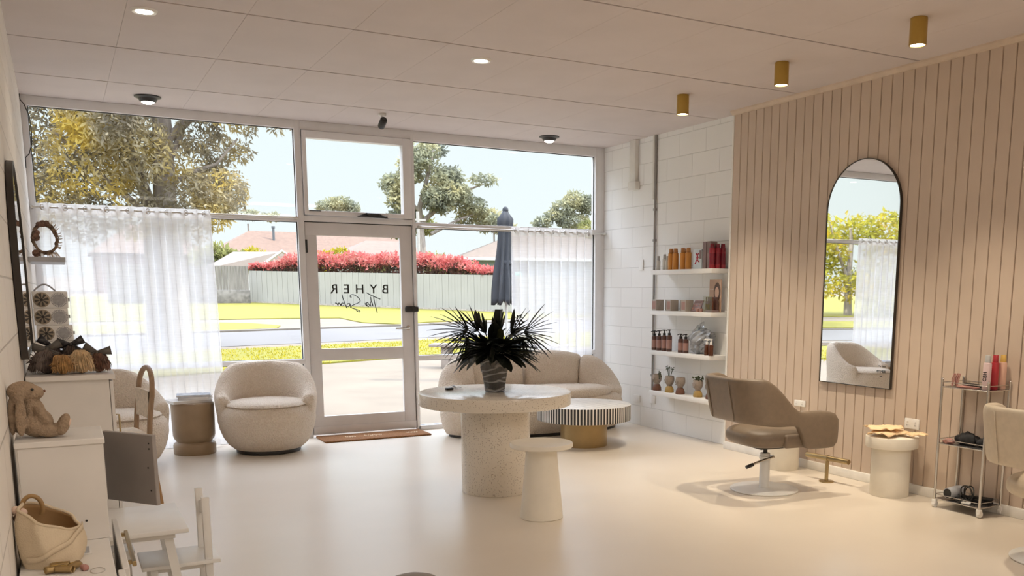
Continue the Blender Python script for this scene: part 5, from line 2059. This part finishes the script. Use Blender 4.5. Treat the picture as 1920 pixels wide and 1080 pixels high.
# ------------------------------------------------------------------ trolley
TX, TY = 5.025, 3.79
t = thing('wheeled_trolley', 'slim three-tier chrome trolley with black shelves against the grooved wall', 'trolley', (TX, TY, 0))
hx, hy = .102, .17
for sx in (-1, 1):
    for sy in (-1, 1):
        x, y = sx * hx, sy * hy
        p = obj('post', MB().cyl((x, y), .008, .05, .845, 14), 'chrome', t)
        obj('finial', MB().ell((x, y, .848), .010, .010, .010, 12, 8), 'chrome', p, 60)
        c = obj('caster', MB().lathe([(0, -.011), (.019, -.011), (.0215, -.008), (.0215, .008), (.019, .011), (0, .011)], 20, M=Matrix.Translation((x + .006, y, .0218)) @ Matrix.Rotation(PI / 2, 4, 'X')), 'white_satin', t)
        mb = MB().rbox(x - .012, x + .012, y - .016, y + .016, .026, .054, .004, 2)
        obj('caster_fork', mb, 'white_satin', c)
for z in (.062, .43, .80):
    mb = MB().rbox(-hx, hx, -hy, hy, z - .006, z, .002, 2)
    s = obj('shelf', mb, 'smoke_plastic', t)
    mb = MB()
    ring = [(-hx, -hy), (hx, -hy), (hx, hy), (-hx, hy)]
    for k in range(4):
        a, b2 = ring[k], ring[(k + 1) % 4]
        mb.tube([(a[0], a[1], z - .003), (b2[0], b2[1], z - .003)], .0045, 8)
        mb.tube([(a[0], a[1], z + .028), (b2[0], b2[1], z + .028)], .0025, 8)
    obj('rail', mb, 'chrome', s, 60)
for x, y, body, cap, lab, h in ((4.963, 3.668, 'pink_can', 'silver_cap', 'pale pink spray can with silver cap on the trolley top', .215),
                                (5.035, 3.668, 'red_can', 'red_can', 'red spray can on the trolley top behind the pink one', .215),
                                (5.045, 3.615 + .03, 'peach_can', 'yellow_can', 'peach spray can with yellow cap on the trolley top', .215)):
    if cap == 'yellow_can':
        x, y = 5.092, 3.655
    tt = bottle('spray_can', lab, (x, y, .8005), .0245, h, .80, body, cap, group='spray cans on the trolley')
    if body == 'pink_can':
        text_mesh('printed_letters', 'CBH', .030, tt, (-.0215, -.0135, .085), (0, -PI / 2, PI / 2 + .55 - PI / 2 - .0), .0003, .0006)
for k, (x, y) in enumerate(((4.945, 3.90), (4.957, 3.875), (4.97, 3.895))):
    T = Matrix.Translation((x, y, .8005))
    mb = MB().tube([(0, 0, .003), (.004, -.008, .05), (.002, -.018, .085)], .004, 6).tube([(0, .004, .003), (-.003, .004, .05), (.0, -.010, .085)], .004, 6)
    o = obj('hair_clip', mb, 'clip_pink', smooth=60, loc=(x, y, .8005 + .0015))
    tag(o, ('pink sectioning clip standing nearest the trolley corner post', 'pink sectioning clip standing in the middle of the three', 'pink sectioning clip standing furthest along the trolley top')[k], 'hair clip', 'pink clips on the trolley')
o = obj('clear_tub', MB().lathe([(0, 0), (.022, 0), (.024, .04), (.022, .04), (.020, .003), (0, .003)], 20), 'pane_clear', loc=(5.03, 3.86, .8005))
tag(o, 'small clear tub on the trolley top behind the combs', 'tub')
t = thing('paddle_brush', 'black hair brush lying across the trolley top shelf', 'hair brush', (5.0, 3.775, .8008), 1.45)
obj('brush_head', MB().rbox(-.02, .075, -.028, .028, .006, .026, .010, 3), 'black_plastic', t)
obj('handle', MB().tube([(-.02, 0, .014), (-.06, 0, .013), (-.085, 0, .011)], .009, 10), 'black_plastic', t, 60)
t = thing('towel', 'folded grey and pink cloth on the trolley top behind the brush', 'towel', (4.956, 3.79, .8008), 1.5)
obj('fold', MB().rbox(-.07, .07, -.025, .025, 0, .012, .005, 3), 'clip_pink', t)
# middle shelf
def lump(label, name, cat, loc, rz, a, b2, c, m, seed):
    bm = bmesh.new()
    bmesh.ops.create_icosphere(bm, subdivisions=4, radius=1)
    for v in bm.verts:
        p = v.co.copy()
        k = 1 + .16 * math.sin(4 * p.x + seed) * math.cos(5 * p.y + seed) + .08 * math.sin(11 * p.x + 7 * p.y + seed)
        v.co = Vector((p.x * a * k, p.y * b2 * k, max(0.0004, c * .75 + p.z * c * k)))
    o = obj(name, MB().bm(bm), m, smooth=50, loc=loc, rz=rz)
    return tag(o, label, cat)


lump('black gown bundled on the middle shelf of the trolley', 'salon_gown', 'gown', (5.015, 3.81, .4308), 1.5, .075, .052, .045, 'cloth_black', 1)
lump('smaller black cloth heaped beside the gown on the trolley', 'black_cloth', 'cloth', (5.03, 3.69, .4308), 1.2, .045, .05, .035, 'cloth_black', 4)
lump('pinkish cloth end poking out on the trolley middle shelf', 'pink_cloth', 'cloth', (4.957, 3.905, .4308), .3, .030, .035, .018, 'clip_pink', 2)
# bottom shelf: dryer, straightener, cables
t = thing('hair_dryer', 'grey hair dryer with its round nozzle facing out, on the trolley base', 'hair dryer', (5.006, 3.872, .0645), 0)
T = Matrix.Translation((0, 0, .044)) @ Matrix.Rotation(-PI / 2, 4, 'Y') @ Matrix.Identity(4)
obj('barrel', MB().lathe([(.030, .072), (.034, .070), (.036, .05), (.042, -.02), (.038, -.06), (.0, -.065)], 28, M=T), 'paper_grey', t, 50)
obj('nozzle_grille', MB().lathe([(0, .066), (.0305, .068), (.0305, .071), (.012, .0705), (0, .070)], 28, M=T), 'black_plastic', t, 50)
obj('handle', MB().tube([(.02, 0, .04), (.03, -.05, .02), (.035, -.10, .016)], .0145, 14), 'black_plastic', t, 60)
t = thing('straightener', 'black hair straightener lying at the post end of the trolley base', 'hair straightener', (5.045, 3.70, .0645), .35)
obj('arm', MB().rbox(-.02, .02, -.07, .08, .002, .02, .006, 3), 'black_plastic', t)
obj('arm', MB().rbox(-.02, .02, -.07, .08, .024, .042, .006, 3), 'black_plastic', t)
obj('plate', MB().rbox(-.012, .012, .0, .075, .020, .024, .001, 1), 'steel', t)
mb = MB()
P = []
for k in range(60):
    a = 2 * PI * k / 20
    P.append((4.985 + .012 * math.sin(k * .4) + .02 * math.cos(a) * .4, 3.742 + .046 * math.cos(a) + .0006 * k, .125 + .048 * math.sin(a)))
mb.tube(P, .0042, 7)
tag(obj('coiled_cord', mb, 'cable_black', smooth=60), 'black power cord looped upright on the trolley base', 'cord')
mb = MB()
P = [(4.96 + .02 * math.sin(k * .9), 3.86 - .010 * k, .0695 + .012 * abs(math.sin(k * .6))) for k in range(20)]
mb.tube(P, .004, 7)
tag(obj('appliance_cable', mb, 'cable_black', smooth=60), 'black cord snaking along the front edge of the trolley base', 'cord')
t = thing('power_plug', 'white tagged power plug hanging at the trolley base front', 'plug', (4.945, 3.735, .0645), .2)
obj('tag_label', MB().rbox(-.012, .012, -.028, .028, 0, .012, .002, 1), 'paper_white', t)
obj('plug_body', MB().rbox(-.009, .009, .028, .05, 0, .014, .004, 2), 'black_plastic', t)

# ------------------------------------------------------------------ left-hand furniture along the block wall
t = thing('drawer_unit', 'long low white drawer unit with brass handles along the near block wall', 'drawers', (0, 0, 0))
mb = MB()
mb.rbox(-.14, .073, 1.95, 3.147, .672, .690, .002, 1)
mb.rbox(-.14, -.126, 1.95, 3.147, .0, .672, .001, 1).rbox(-.126, .071, 1.95, 1.968, 0, .672, .001, 1).rbox(-.126, .071, 3.129, 3.147, 0, .672, .001, 1).rbox(-.126, .071, 2.54, 2.556, 0, .672, .001, 1).rbox(-.126, .065, 1.968, 3.129, .03, .045, .001, 1)
obj('carcass', mb, 'white_cabinet', t)
for (ya, yb) in ((1.955, 2.545), (2.553, 3.142)):
    for (za, zb), out in (((.365, .688), .012), ((.035, .355), .0)):
        o_ = out if ya > 2.5 else 0
        f = obj('drawer', MB().rbox(.078 + o_, .094 + o_, ya, yb, za, zb, .002, 1), 'white_cabinet', t)
        ym = (ya + yb) / 2 + (.06 if ya > 2.5 else 0)
        mb = MB().rbox(.108 + o_, .119 + o_, ym - .19, ym + .19, zb - .045, zb - .030, .002, 1)
        mb.box(.094 + o_, .110 + o_, ym - .17, ym - .158, zb - .043, zb - .032).box(.094 + o_, .110 + o_, ym + .158, ym + .17, zb - .043, zb - .032)
        obj('handle', mb, 'brass_dark', f)
t = thing('low_cupboard', 'small white cupboard with its door standing open, under the plush rabbit', 'cabinet', (0, 0, 0))
mb = MB()
mb.rbox(-.132, .076, 2.89, 2.904, .6905, .966, .0015, 1).rbox(-.132, .076, 3.128, 3.142, .6905, .966, .0015, 1)
mb.rbox(-.132, -.122, 2.904, 3.128, .6905, .966, .001, 1).rbox(-.122, .074, 2.904, 3.128, .691, .704, .001, 1).rbox(-.122, .06, 2.904, 3.128, .82, .832, .001, 1)
obj('carcass', mb, 'white_cabinet', t)
obj('top_panel', MB().rbox(-.138, .082, 2.884, 3.147, .966, .9825, .002, 1), 'white_cabinet', t)
obj('screw_cap', MB().lathe([(0, -.0008), (.0032, -.0008), (.0032, .001), (0, .001)], 12, M=Matrix.Translation((.020, 2.8902, .747)) @ Matrix.Rotation(PI / 2, 4, 'X')), 'black_plastic', t)
dirv = Vector((.127, -.17, 0)).normalized()
T = Matrix.Translation((.084, 3.140, .752)) @ Matrix.Rotation(math.atan2(dirv.y, dirv.x), 4, 'Z')
dr = obj('door', MB().rbox(0, .212, .0, .014, 0, .216, .002, 1, T), 'door_inside', t)
for a, b2 in ((.195, .19), (.195, .173), (.186, .115), (.192, .045)):
    obj('screw_hole', MB().lathe([(0, -.0008), (.0026, -.0008), (.0026, .001), (0, .001)], 10, M=T @ Matrix.Translation((a, .0, b2)) @ Matrix.Rotation(PI / 2, 4, 'X')), 'black_plastic', dr)
t = thing('tall_cupboard', 'taller white cupboard carrying the hairpieces, behind the plush rabbit', 'cabinet', (0, 0, 0))
mb = MB().rbox(-.14, .158, 4.33, 4.346, 0, 1.024, .0015, 1).rbox(-.14, .158, 4.734, 4.75, 0, 1.024, .0015, 1).rbox(-.14, -.13, 4.34, 4.74, 0, 1.024, .001, 1)
for z in (.05, .5):
    mb.rbox(-.13, .155, 4.346, 4.734, z, z + .015, .001, 1)
obj('carcass', mb, 'white_cabinet', t)
obj('top_panel', MB().rbox(-.143, .182, 4.305, 4.77, 1.024, 1.045, .002, 1), 'white_cabinet', t)
f = obj('door', MB().rbox(.160, .174, 4.335, 4.745, .05, 1.015, .002, 1), 'white_cabinet', t)
obj('handle', MB().tube([(.174, 4.42, .86), (.19, 4.42, .86), (.19, 4.42, .74), (.174, 4.42, .74)], .004, 8), 'brass_dark', f, 60)

# plush rabbit
t = thing('plush_rabbit', 'floppy-eared tan plush rabbit sitting sideways on the small white cupboard', 'toy', (-.088, 2.985, .983), 0)
mb = MB()
e = mb.ell
ry = lambda d: Matrix.Rotation(math.radians(d), 4, 'Y')
e((.006, 0, .042), .043, .042, .042)                           # rump and belly
e((.000, 0, .076), .031, .032, .040, M=ry(-10))                # chest
e((-.020, 0, .131), .040, .034, .029)                          # head
e((.008, 0, .127), .024, .025, .020, M=ry(8))                  # muzzle
for s in (-1, 1):
    e((-.040 if s > 0 else -.030, s * .030, .122), .016, .012, .026, M=ry(12))
    e((-.042 if s > 0 else -.029, s * .040, .064), .0145, .010, .056, M=ry(3))   # hanging ears
    e((.036, s * .026, .019), .034, .019, .018, M=ry(4))       # thighs
    e((.072, s * .030, .032), .0155, .020, .030, M=ry(24))     # upturned feet
    e((.022, s * .034, .066), .012, .012, .032, M=ry(-28))     # arms
e((-.050, -.020, .066), .011, .012, .056, M=ry(2))
bd = obj('body', mb, 'plush', t, 60)
md = bd.modifiers.new('fuse', 'REMESH')
md.mode = 'VOXEL'
md.voxel_size = .0032
md.use_smooth_shade = True
md = bd.modifiers.new('soften', 'SMOOTH')
md.iterations = 4
md.factor = .5
for s in (-1, 1):
    obj('eye', MB().ell((.004, s * .0295, .138), .004, .003, .004, 12, 8), 'black_plastic', t, 60)
obj('nose', MB().ell((.0325, 0, .130), .0035, .0055, .004, 12, 8), 'bust_brown', t, 60)
obj('foot_pad', MB().ell((.0835, -.030, .034), .005, .013, .019, 12, 8, ry(24)), 'canvas_pink', t, 60)

# hairpieces with bows on the tall cupboard
def hairpiece(label, loc, spread, hgt, m, seed, lean=(0, 0), bow=None, n=150, bowrot=0.0):
    rnd = random.Random(seed)
    t = thing('hairpiece', label, 'hairpiece', loc, 0, 'hairpieces on the tall cupboard')
    mb = MB()
    for k in range(n):
        a = rnd.uniform(0, 2 * PI)
        r_ = math.sqrt(rnd.random())
        top = Vector((lean[0] * .2 + .016 * r_ * math.cos(a), .016 * r_ * math.sin(a), hgt + rnd.uniform(-.008, .006)))
        end = Vector((lean[0] + spread[0] * math.cos(a) * rnd.uniform(.6, 1), spread[1] * math.sin(a) * rnd.uniform(.6, 1) + lean[1], .004 + .02 * rnd.random()))
        mid = top.lerp(end, .4) + Vector((.4 * spread[0] * math.cos(a) * .5, .4 * spread[1] * math.sin(a), .020 + .012 * rnd.random()))
        P = []
        for q in range(7):
            f = q / 6
            P.append(top * (1 - f) ** 2 + mid * 2 * f * (1 - f) + end * f * f + Vector((rnd.gauss(0, .0012), rnd.gauss(0, .0012), 0)))
        mb.tube(P, .0030, 4, taper=[.9, 1, 1, .95, .85, .6, .15], cap=False)
    for k in range(n // 4):                      # loose wisps sticking out of the mop
        a = rnd.uniform(0, 2 * PI)
        el = rnd.uniform(.1, 1.2)
        c = Vector((lean[0] * .5, lean[1] * .5, hgt * .35))
        d = Vector((spread[0] * math.cos(a) * math.cos(el), spread[1] * math.sin(a) * math.cos(el), hgt * .62 * math.sin(el)))
        q = c + d * rnd.uniform(.95, 1.25)
        q.z = max(q.z, .004)
        mb.tube([c + d * .6, c + d * .9, q, q + Vector((d.x * .25, d.y * .25, -.006 if q.z > .012 else 0))], .0028, 4, taper=[1, .9, .6, .15], cap=False)
    mb.ell((lean[0] * .5, lean[1] * .5, hgt * .36), spread[0] * .55, spread[1] * .55, hgt * .36, 20, 10)
    obj('hair', mb, m, t, 60)
    if bow:
        B = Matrix.Translation((lean[0] * .2, -.012, hgt + .006)) @ Matrix.Rotation(bowrot, 4, 'Y')
        mb = MB()
        for s in (-1, 1):                        # two pointed loops and two tails
            for (ex, ez, w0, w1) in ((.052, .018, .007, .019), (.034, -.030, .006, .010)):
                P = []
                for i in range(8):
                    f = i / 7
                    w_ = w0 + (w1 - w0) * f
                    c = Vector((s * ex * f, -.010 * math.sin(PI * f), ez * f))
                    t_ = Vector((-ez * s, 0, ex)).normalized() * (1 if s > 0 else 1)
                    t_ = Vector((-s * ez, 0, ex)).normalized()
                    P.append([B @ (c - t_ * w_), B @ (c + Vector((0, .004 * math.sin(PI * f), 0))), B @ (c + t_ * w_)])
                mb.grid(P)
        obj('bow', mb, bow, t, 30, thick=.0025)
        obj('knot', MB().ell(B @ Vector((0, -.004, 0)), .008, .007, .010, 12, 8), bow, t, 60)
    return t


TZ = 1.0453
hairpiece('long dark grey-brown hairpiece with a grey bow nearest the wall', (-.052, 4.45, TZ), (.062, .05), .098, 'hair_grey', 1, (-.028, 0), 'satin_grey', 342, -.15)
hairpiece('short dark hairpiece with a wide black bow behind the others', (-.045, 4.60, TZ), (.06, .05), .105, 'hair_dark', 2, (0, 0), 'satin_black', 198, .3)
hairpiece('tan hairpiece with a small bow in front of the dark ones', (-.008, 4.40, TZ), (.042, .045), .074, 'hair_tan', 3, (0, -.01), None, 234)
hairpiece('big fluffy blond hairpiece in the middle of the cupboard top', (.058, 4.42, TZ), (.055, .055), .092, 'hair_blond', 4, (.012, 0), None, 342)
hairpiece('black-bowed dark hairpiece behind the blond one', (.03, 4.58, TZ), (.05, .045), .108, 'hair_dark', 6, (0, 0), 'satin_black', 198, -.1)
hairpiece('reddish brown hairpiece with a dark bow at the cupboard edge', (.122, 4.44, TZ), (.042, .05), .080, 'hair_brown', 5, (.012, 0), 'satin_grey', 270, .2)

# small wall shelves past the mirror, with boxes and wreath
o = obj('floating_shelf', MB().rbox(XL + .001, .057, 6.72, 7.50, 1.566, 1.5965, .002, 1), 'paper_grey')
tag(o, 'grey floating shelf by the window corner holding the twig wreath', 'shelf')
o = obj('floating_shelf', MB().rbox(XL + .001, .075, 6.55, 7.40, 1.045, 1.0745, .002, 1), 'white_satin')
tag(o, 'white floating shelf by the window corner under the stacked boxes', 'shelf')


def window_box(label, x0, x1, y, z, h, handle=False):
    t = thing('storage_box', label, 'box', ((x0 + x1) / 2, y, z), 0, 'stacked boxes with round windows')
    w_ = x1 - x0
    obj('casing', MB().rbox(-w_ / 2, w_ / 2, 0, .13, 0, h, .006, 3), 'box_white', t)
    r_ = h * .44
    T = Matrix.Translation((-w_ * .24, 0, h * .5)) @ Matrix.Rotation(PI / 2, 4, 'X')
    d = obj('dark_window', MB().lathe([(0, .003), (r_ * .9, .003), (r_, .001), (r_, -.002), (0, -.002)], 32, M=T), 'disc_bronze', t)
    mb = MB()
    for k in range(8):
        a0, a1 = 2 * PI * k / 8, 2 * PI * (k + .55) / 8
        mb.add([T @ Vector((0, 0, .0036)), T @ Vector((r_ * .86 * math.cos(a0), r_ * .86 * math.sin(a0), .0036)), T @ Vector((r_ * .86 * math.cos(a1), r_ * .86 * math.sin(a1), .0036))], [(0, 1, 2)])
    obj('blade_pattern', mb, 'disc_dark', d, 0)
    obj('hub', MB().lathe([(0, .006), (r_ * .18, .006), (r_ * .2, .003), (0, .003)], 16, M=T), 'black_plastic', d)
    T = Matrix.Translation((w_ * .24, 0, h * .5)) @ Matrix.Rotation(PI / 2, 4, 'X')
    d = obj('pale_window', MB().lathe([(0, .004), (r_ * .7, .004), (r_, .001), (r_, -.002), (0, -.002)], 32, M=T), 'box_disc', t)
    mb = MB()
    for k in range(28):
        a = 2 * PI * k / 28
        mb.tube([T @ Vector((r_ * .72 * math.cos(a), r_ * .72 * math.sin(a), .004)), T @ Vector((r_ * 1.0 * math.cos(a), r_ * 1.0 * math.sin(a), .002))], .0012, 4)
    obj('ribs', mb, 'white_satin', d, 0)
    if handle:
        P = [(-w_ * .45 + w_ * .62 * k / 14, .05, h + .042 * math.sin(PI * k / 14)) for k in range(15)]
        obj('handle', MB().tube(P, .005, 8), 'box_disc', t, 60)
    obj('side_knob', MB().cyl((w_ / 2 + .004, .06), .006, h * .4, h * .6, 12), 'paper_grey', t)


window_box('white box with round windows, lowest of the stack, shifted outwards', -.134, .064, 6.60, 1.075, .100)
window_box('white box with round windows, middle of the stack', -.142, .045, 6.60, 1.1755, .104)
window_box('white box with round windows and loop handle, topmost of the stack', -.142, .050, 6.60, 1.280, .104, True)
t = thing('twig_wreath', 'small twig wreath with dried flowers standing on the grey shelf', 'wreath', (-.045, 6.78, 1.5968), 0)
rnd = random.Random(91)
mb = MB()
for k in range(16):
    ph_, r1, r2 = rnd.uniform(0, 6), rnd.uniform(.056, .072), rnd.uniform(.078, .098)
    mb.tube([(r1 * math.cos(2 * PI * s / 28) + .006 * math.sin(5 * s * .3 + ph_), .012 * math.sin(s * .7 + ph_), .112 + r2 * math.sin(2 * PI * s / 28) + .006 * math.cos(4 * s * .3 + ph_)) for s in range(28)], .0028, 5, closed=True)
obj('twig_ring', mb, 'wreath_twig', t, 60)
mb = MB()
for k in range(26):
    a = rnd.uniform(-1.1, 1.3)
    c = Vector((.066 * math.cos(a), 0, .112 + .09 * math.sin(a)))
    d = Vector((math.cos(a) + rnd.uniform(-.4, .4), rnd.uniform(-.5, .5), math.sin(a) + rnd.uniform(-.4, .4))).normalized()
    mb.tube([c, c + d * .018, c + d * .03 + Vector((0, 0, .004))], .0018, 4)
obj('dried_sprigs', mb, 'wreath_pale', t, 60)
for cx_, cz_, r_ in ((-.005, .205, .022), (.015, .208, .018), (-.028, .200, .017), (-.05, .12, .024), (-.042, .15, .018), (-.055, .022, .024)):
    mb = MB()
    for q in range(9):
        a = 2 * PI * q / 9
        mb.ell((cx_ + r_ * .5 * math.cos(a), -.012 - .003 * (q % 2), cz_ + r_ * .5 * math.sin(a)), r_ * .5, r_ * .35, r_ * .5, 10, 6)
    mb.ell((cx_, -.02, cz_), r_ * .45, r_ * .4, r_ * .45, 10, 6)
    obj('dried_flower', mb, 'hair_brown', t, 60)
mb = MB()
for k in range(40):
    x = rnd.uniform(-.06, .075)
    mb.tube([(x * .6, .0, .03), (x * .85, -.01, .02), (x, -.012 + rnd.uniform(-.01, .01), .002)], .002, 4)
obj('dry_grass_base', mb, 'wreath_pale', t, 60)

# cream canvas bag with bamboo handle on the drawer unit
t = thing('canvas_bag', 'slouched cream canvas bag with cane handle lying open on the white drawers', 'bag', (-.068, 2.70, .6905), 0)
def bagpt(u, v, s=1.0):
    a = 2 * PI * u
    ca, sa = math.cos(a), math.sin(a)
    bulge = .62 + .38 * math.sin(PI * min(1, .25 + v * .62)) ** .7
    rim = .118 - .030 * ca + .012 * sa
    z = .0008 + rim * v
    x = (.074 * bulge * s) * ca + .010 * v * (1 if ca > 0 else -.6) * abs(ca) + .004 * math.sin(6 * a + 3 * v)
    y = (.085 * bulge * s) * sa + .05 * v * .35 + .004 * math.sin(5 * a + 2 * v)
    if v > .8:
        x *= 1 - .04 * (v - .8) / .2
    return (x, y, z)


P = [[bagpt(i / 56, j / 16) for j in range(17)] for i in range(56)]
mb = MB().grid(P, closed_u=True)
o0 = len(mb.v)
mb.v.append((0, 0, .001))
mb.f += [(o0, ((i + 1) % 56) * 17, i * 17) for i in range(56)]
obj('pouch', mb, 'canvas_cream', t, 60, thick=.003)
P = [[tuple(Vector(bagpt(i / 56, .3 + .68 * j / 10, .93))) for j in range(11)] for i in range(56)]
obj('lining', MB().grid(P, closed_u=True), 'canvas_lining', t, 60, thick=.001)
P = [bagpt(i / 56, 1.0) for i in range(56)]
obj('rim_piping', MB().tube(P, .0042, 8, closed=True), 'canvas_cream', t, 60)
P = [(-.036 + .024 * math.cos(PI * k / 16), .055, .135 + .034 * math.sin(PI * k / 16)) for k in range(-3, 20)]
obj('cane_handle', MB().tube(P, .0058, 10), 'bamboo', t, 60)
rows = []
for i in range(22):
    f = i / 21
    a = 2 * PI * (.99 - .36 * f)
    q = Vector(bagpt((.99 - .36 * f) % 1, 1.0 - .82 * sm(f)))
    nrm = Vector((math.cos(a), math.sin(a), 0))
    rows.append([tuple(q + nrm * .006 + Vector((0, 0, .007 * j))) for j in (-1, 0, 1)])
obj('strap', MB().grid(rows), 'canvas_cream', t, 60, thick=.003)
mb = MB()
for k in range(6):
    a = rnd.uniform(0, 6)
    mb.ell((-.064 + .008 * math.cos(a), .03 + .012 * math.sin(a), .122 + .006 * k - .012), .013, .015, .012, 12, 8)
obj('ribbon_knot', mb, 'canvas_pink', t, 60)
# hair clips, hoop and card on the drawers
for k, (x, y, rz, lab) in enumerate(((-.062, 2.585, .3, 'gold claw clip nearest the bag on the white drawers'), (-.040, 2.572, -.5, 'gold claw clip crossing its neighbours on the white drawers'), (-.022, 2.592, .9, 'gold claw clip tipped up beside the small pink charm'), (-.050, 2.612, -.1, 'gold claw clip tucked under the canvas bag edge'))):
    t = thing('claw_clip', lab, 'hair clip', (x, y, .6905), rz, 'gold claw clips on the drawers')
    for s in (-1, 1):
        P = [[(-.022 + .044 * i / 8, s * (.002 + .009 * math.sin(PI * j / 6)), .0012 + .017 * j / 6) for j in range(7)] for i in range(9)]
        obj('jaw', MB().grid(P), 'brass_satin', t, 60, thick=.0018)
    obj('spring', MB().tube([(-.008, 0, .017), (.008, 0, .017)], .003, 8), 'brass', t, 60)
o = obj('pink_charm', MB().rbox(-.008, .008, -.012, .012, 0, .014, .005, 3), 'clip_pink', loc=(.004, 2.575, .6905), rz=.4)
tag(o, 'small dusty pink charm beside the thin hoop on the drawers', 'charm')
o = obj('thin_hoop', MB().tube([(.017 * math.cos(2 * PI * k / 32), .026 * math.sin(2 * PI * k / 32), .0012) for k in range(32)], .0009, 5, closed=True), 'steel', smooth=60, loc=(.033, 2.552, .6905))
tag(o, 'thin silver hoop lying flat on the white drawers', 'hoop')
t = thing('framed_card', 'small grey card with white border lying by the canvas bag', 'card', (.005, 2.775, .6905), 0)
obj('border', MB().box(-.016, .020, -.045, .045, 0, .0012), 'paper_white', t, 0)
obj('print', MB().box(-.012, .015, -.036, .036, .0012, .0016), 'paper_grey', t, 0)

# ------------------------------------------------------------------ children's table, chair and stool
t = thing('play_table', 'small square white children\'s table with splayed legs beside the drawers', 'table', (.122, 4.005, 0))
obj('tabletop', MB().rbox(-.245, .25, -.248, .252, .462, .480, .003, 2), 'white_satin', t)
mb = MB().rbox(-.20, .205, -.20, -.183, .435, .462, .002, 1).rbox(-.20, .205, .187, .204, .435, .462, .002, 1).rbox(-.20, -.183, -.18, .187, .435, .462, .002, 1).rbox(.188, .205, -.18, .187, .435, .462, .002, 1)
obj('apron', mb, 'white_satin', t)


def peg(p0, p1, a, b2):
    """square tapered leg from top centre p0 to foot centre p1"""
    vs = []
    for p, s in ((p0, a), (p1, b2)):
        for dx, dy in ((-1, -1), (1, -1), (1, 1), (-1, 1)):
            vs.append((p[0] + dx * s, p[1] + dy * s, p[2]))
    return MB().add(vs, [(0, 1, 2, 3), (7, 6, 5, 4), (0, 4, 5, 1), (1, 5, 6, 2), (2, 6, 7, 3), (3, 7, 4, 0)])


for sx in (-1, 1):
    for sy in (-1, 1):
        obj('leg', peg((sx * .175 + .002, sy * .175 + .002, .462), (sx * .235 + .002, sy * .215 + .002, 0), .017, .014), 'white_satin', t, 30)

t = thing('child_chair', 'small white children\'s chair with two back posts pushed in at the play table', 'chair', (.355, 4.035, 0))
obj('seat', MB().rbox(-.15, .146, -.13, .13, .284, .300, .003, 2), 'white_satin', t)
obj('seat_block', MB().rbox(-.11, .085, -.10, .10, .262, .284, .003, 1), 'white_satin', t)
for sy in (-1, 1):
    obj('back_post', MB().add([], []).rbox(.088, .118, sy * .102 - .0135, sy * .102 + .0135, .0, .560, .004, 2), 'white_satin', t)
    obj('leg', MB().rbox(-.12, -.092, sy * .102 - .013, sy * .102 + .013, 0, .284, .003, 2), 'white_satin', t)
P = []
for i in range(13):
    f = i / 12
    y = -.092 + .184 * f
    x = .103 + .016 * math.sin(PI * f)
    h_ = .018 * math.sin(PI * f)
    P.append([(x - .006, y, .455), (x - .006, y, .505 + h_), (x + .006, y, .505 + h_), (x + .006, y, .455)])
obj('back_rail', MB().grid(P, closed_v=True), 'white_satin', t, 40)

t = thing('child_stool', 'small white children\'s stool half under the far side of the play table', 'stool', (.06, 4.195, 0))
obj('seat', MB().rbox(-.13, .135, -.095, .115, .312, .328, .003, 2), 'white_satin', t)
for sx in (-1, 1):
    for sy in (-1, 1):
        obj('leg', MB().rbox(sx * .095 - .014 + .01, sx * .095 + .014 + .01, sy * .072 - .014 + .01, sy * .072 + .014 + .01, 0, .312, .003, 2), 'white_satin', t)

# loop-back chair
t = thing('loop_back_chair', 'light timber chair with a tall loop back and woven seat, by the armchair', 'chair', (.215, 6.62, 0), math.radians(9))
pw = .175
P = []
zz = .47
pts = [(.205, -pw, zz - .02), (.215, -pw, .56), (.228, -pw, .66), (.238, -pw, .72)]
for k in range(1, 16):
    a = PI * k / 16
    pts.append((.238 + .022 * math.sin(a), -pw * math.cos(a), .72 + .17 * math.sin(a) ** .8))
pts += [(.238, pw, .72), (.228, pw, .66), (.215, pw, .56), (.205, pw, zz - .02)]
obj('loop_back', MB().tube(pts, .0165, 14), 'wood_loop', t, 60)
for sy in (-1, 1):
    mb = MB().tube([(.205, sy * pw, .47), (.222, sy * (pw - .004), .22), (.248, sy * (pw + .002), .0)], .018, 12, taper=[1.05, 1.0, .8])
    obj('leg', mb, 'wood_tan', t, 60)
    mb = MB().tube([(-.20, sy * .17, .455), (-.215, sy * .18, .0)], .017, 12, taper=[1.05, .8])
    obj('leg', mb, 'wood_tan', t, 60)
P = []
for i in range(13):
    f = i / 12
    y = -pw + 2 * pw * f
    x = .226 + .012 * math.sin(PI * f)
    P.append([(x - .017 - .0, y, .565), (x - .010, y, .745), (x + .014, y, .745), (x + .006, y, .565)])
mb = MB().grid(P, closed_v=True)
obj('back_panel', mb, 'rope_seat', t, 40)
obj('seat', MB().rbox(-.22, .205, -.195, .195, .446, .474, .012, 3), 'rope_seat', t)
mb = MB().tube([(-.208, -.172, .25), (-.208, .172, .25)], .009, 10)
obj('stretcher', mb, 'wood_tan', t, 60)

# pouffe at the picture's lower edge
o = obj('round_pouffe', MB().lathe([(0, 0), (.12, 0), (.135, .01), (.155, .10), (.158, .22), (.150, .30), (.128, .375), (.080, .410), (.035, .425), (0, .428)], 40), 'leather_tan', loc=(.995, 2.93, 0))
tag(o, 'small round brown pouffe whose top just shows at the bottom edge', 'pouffe')
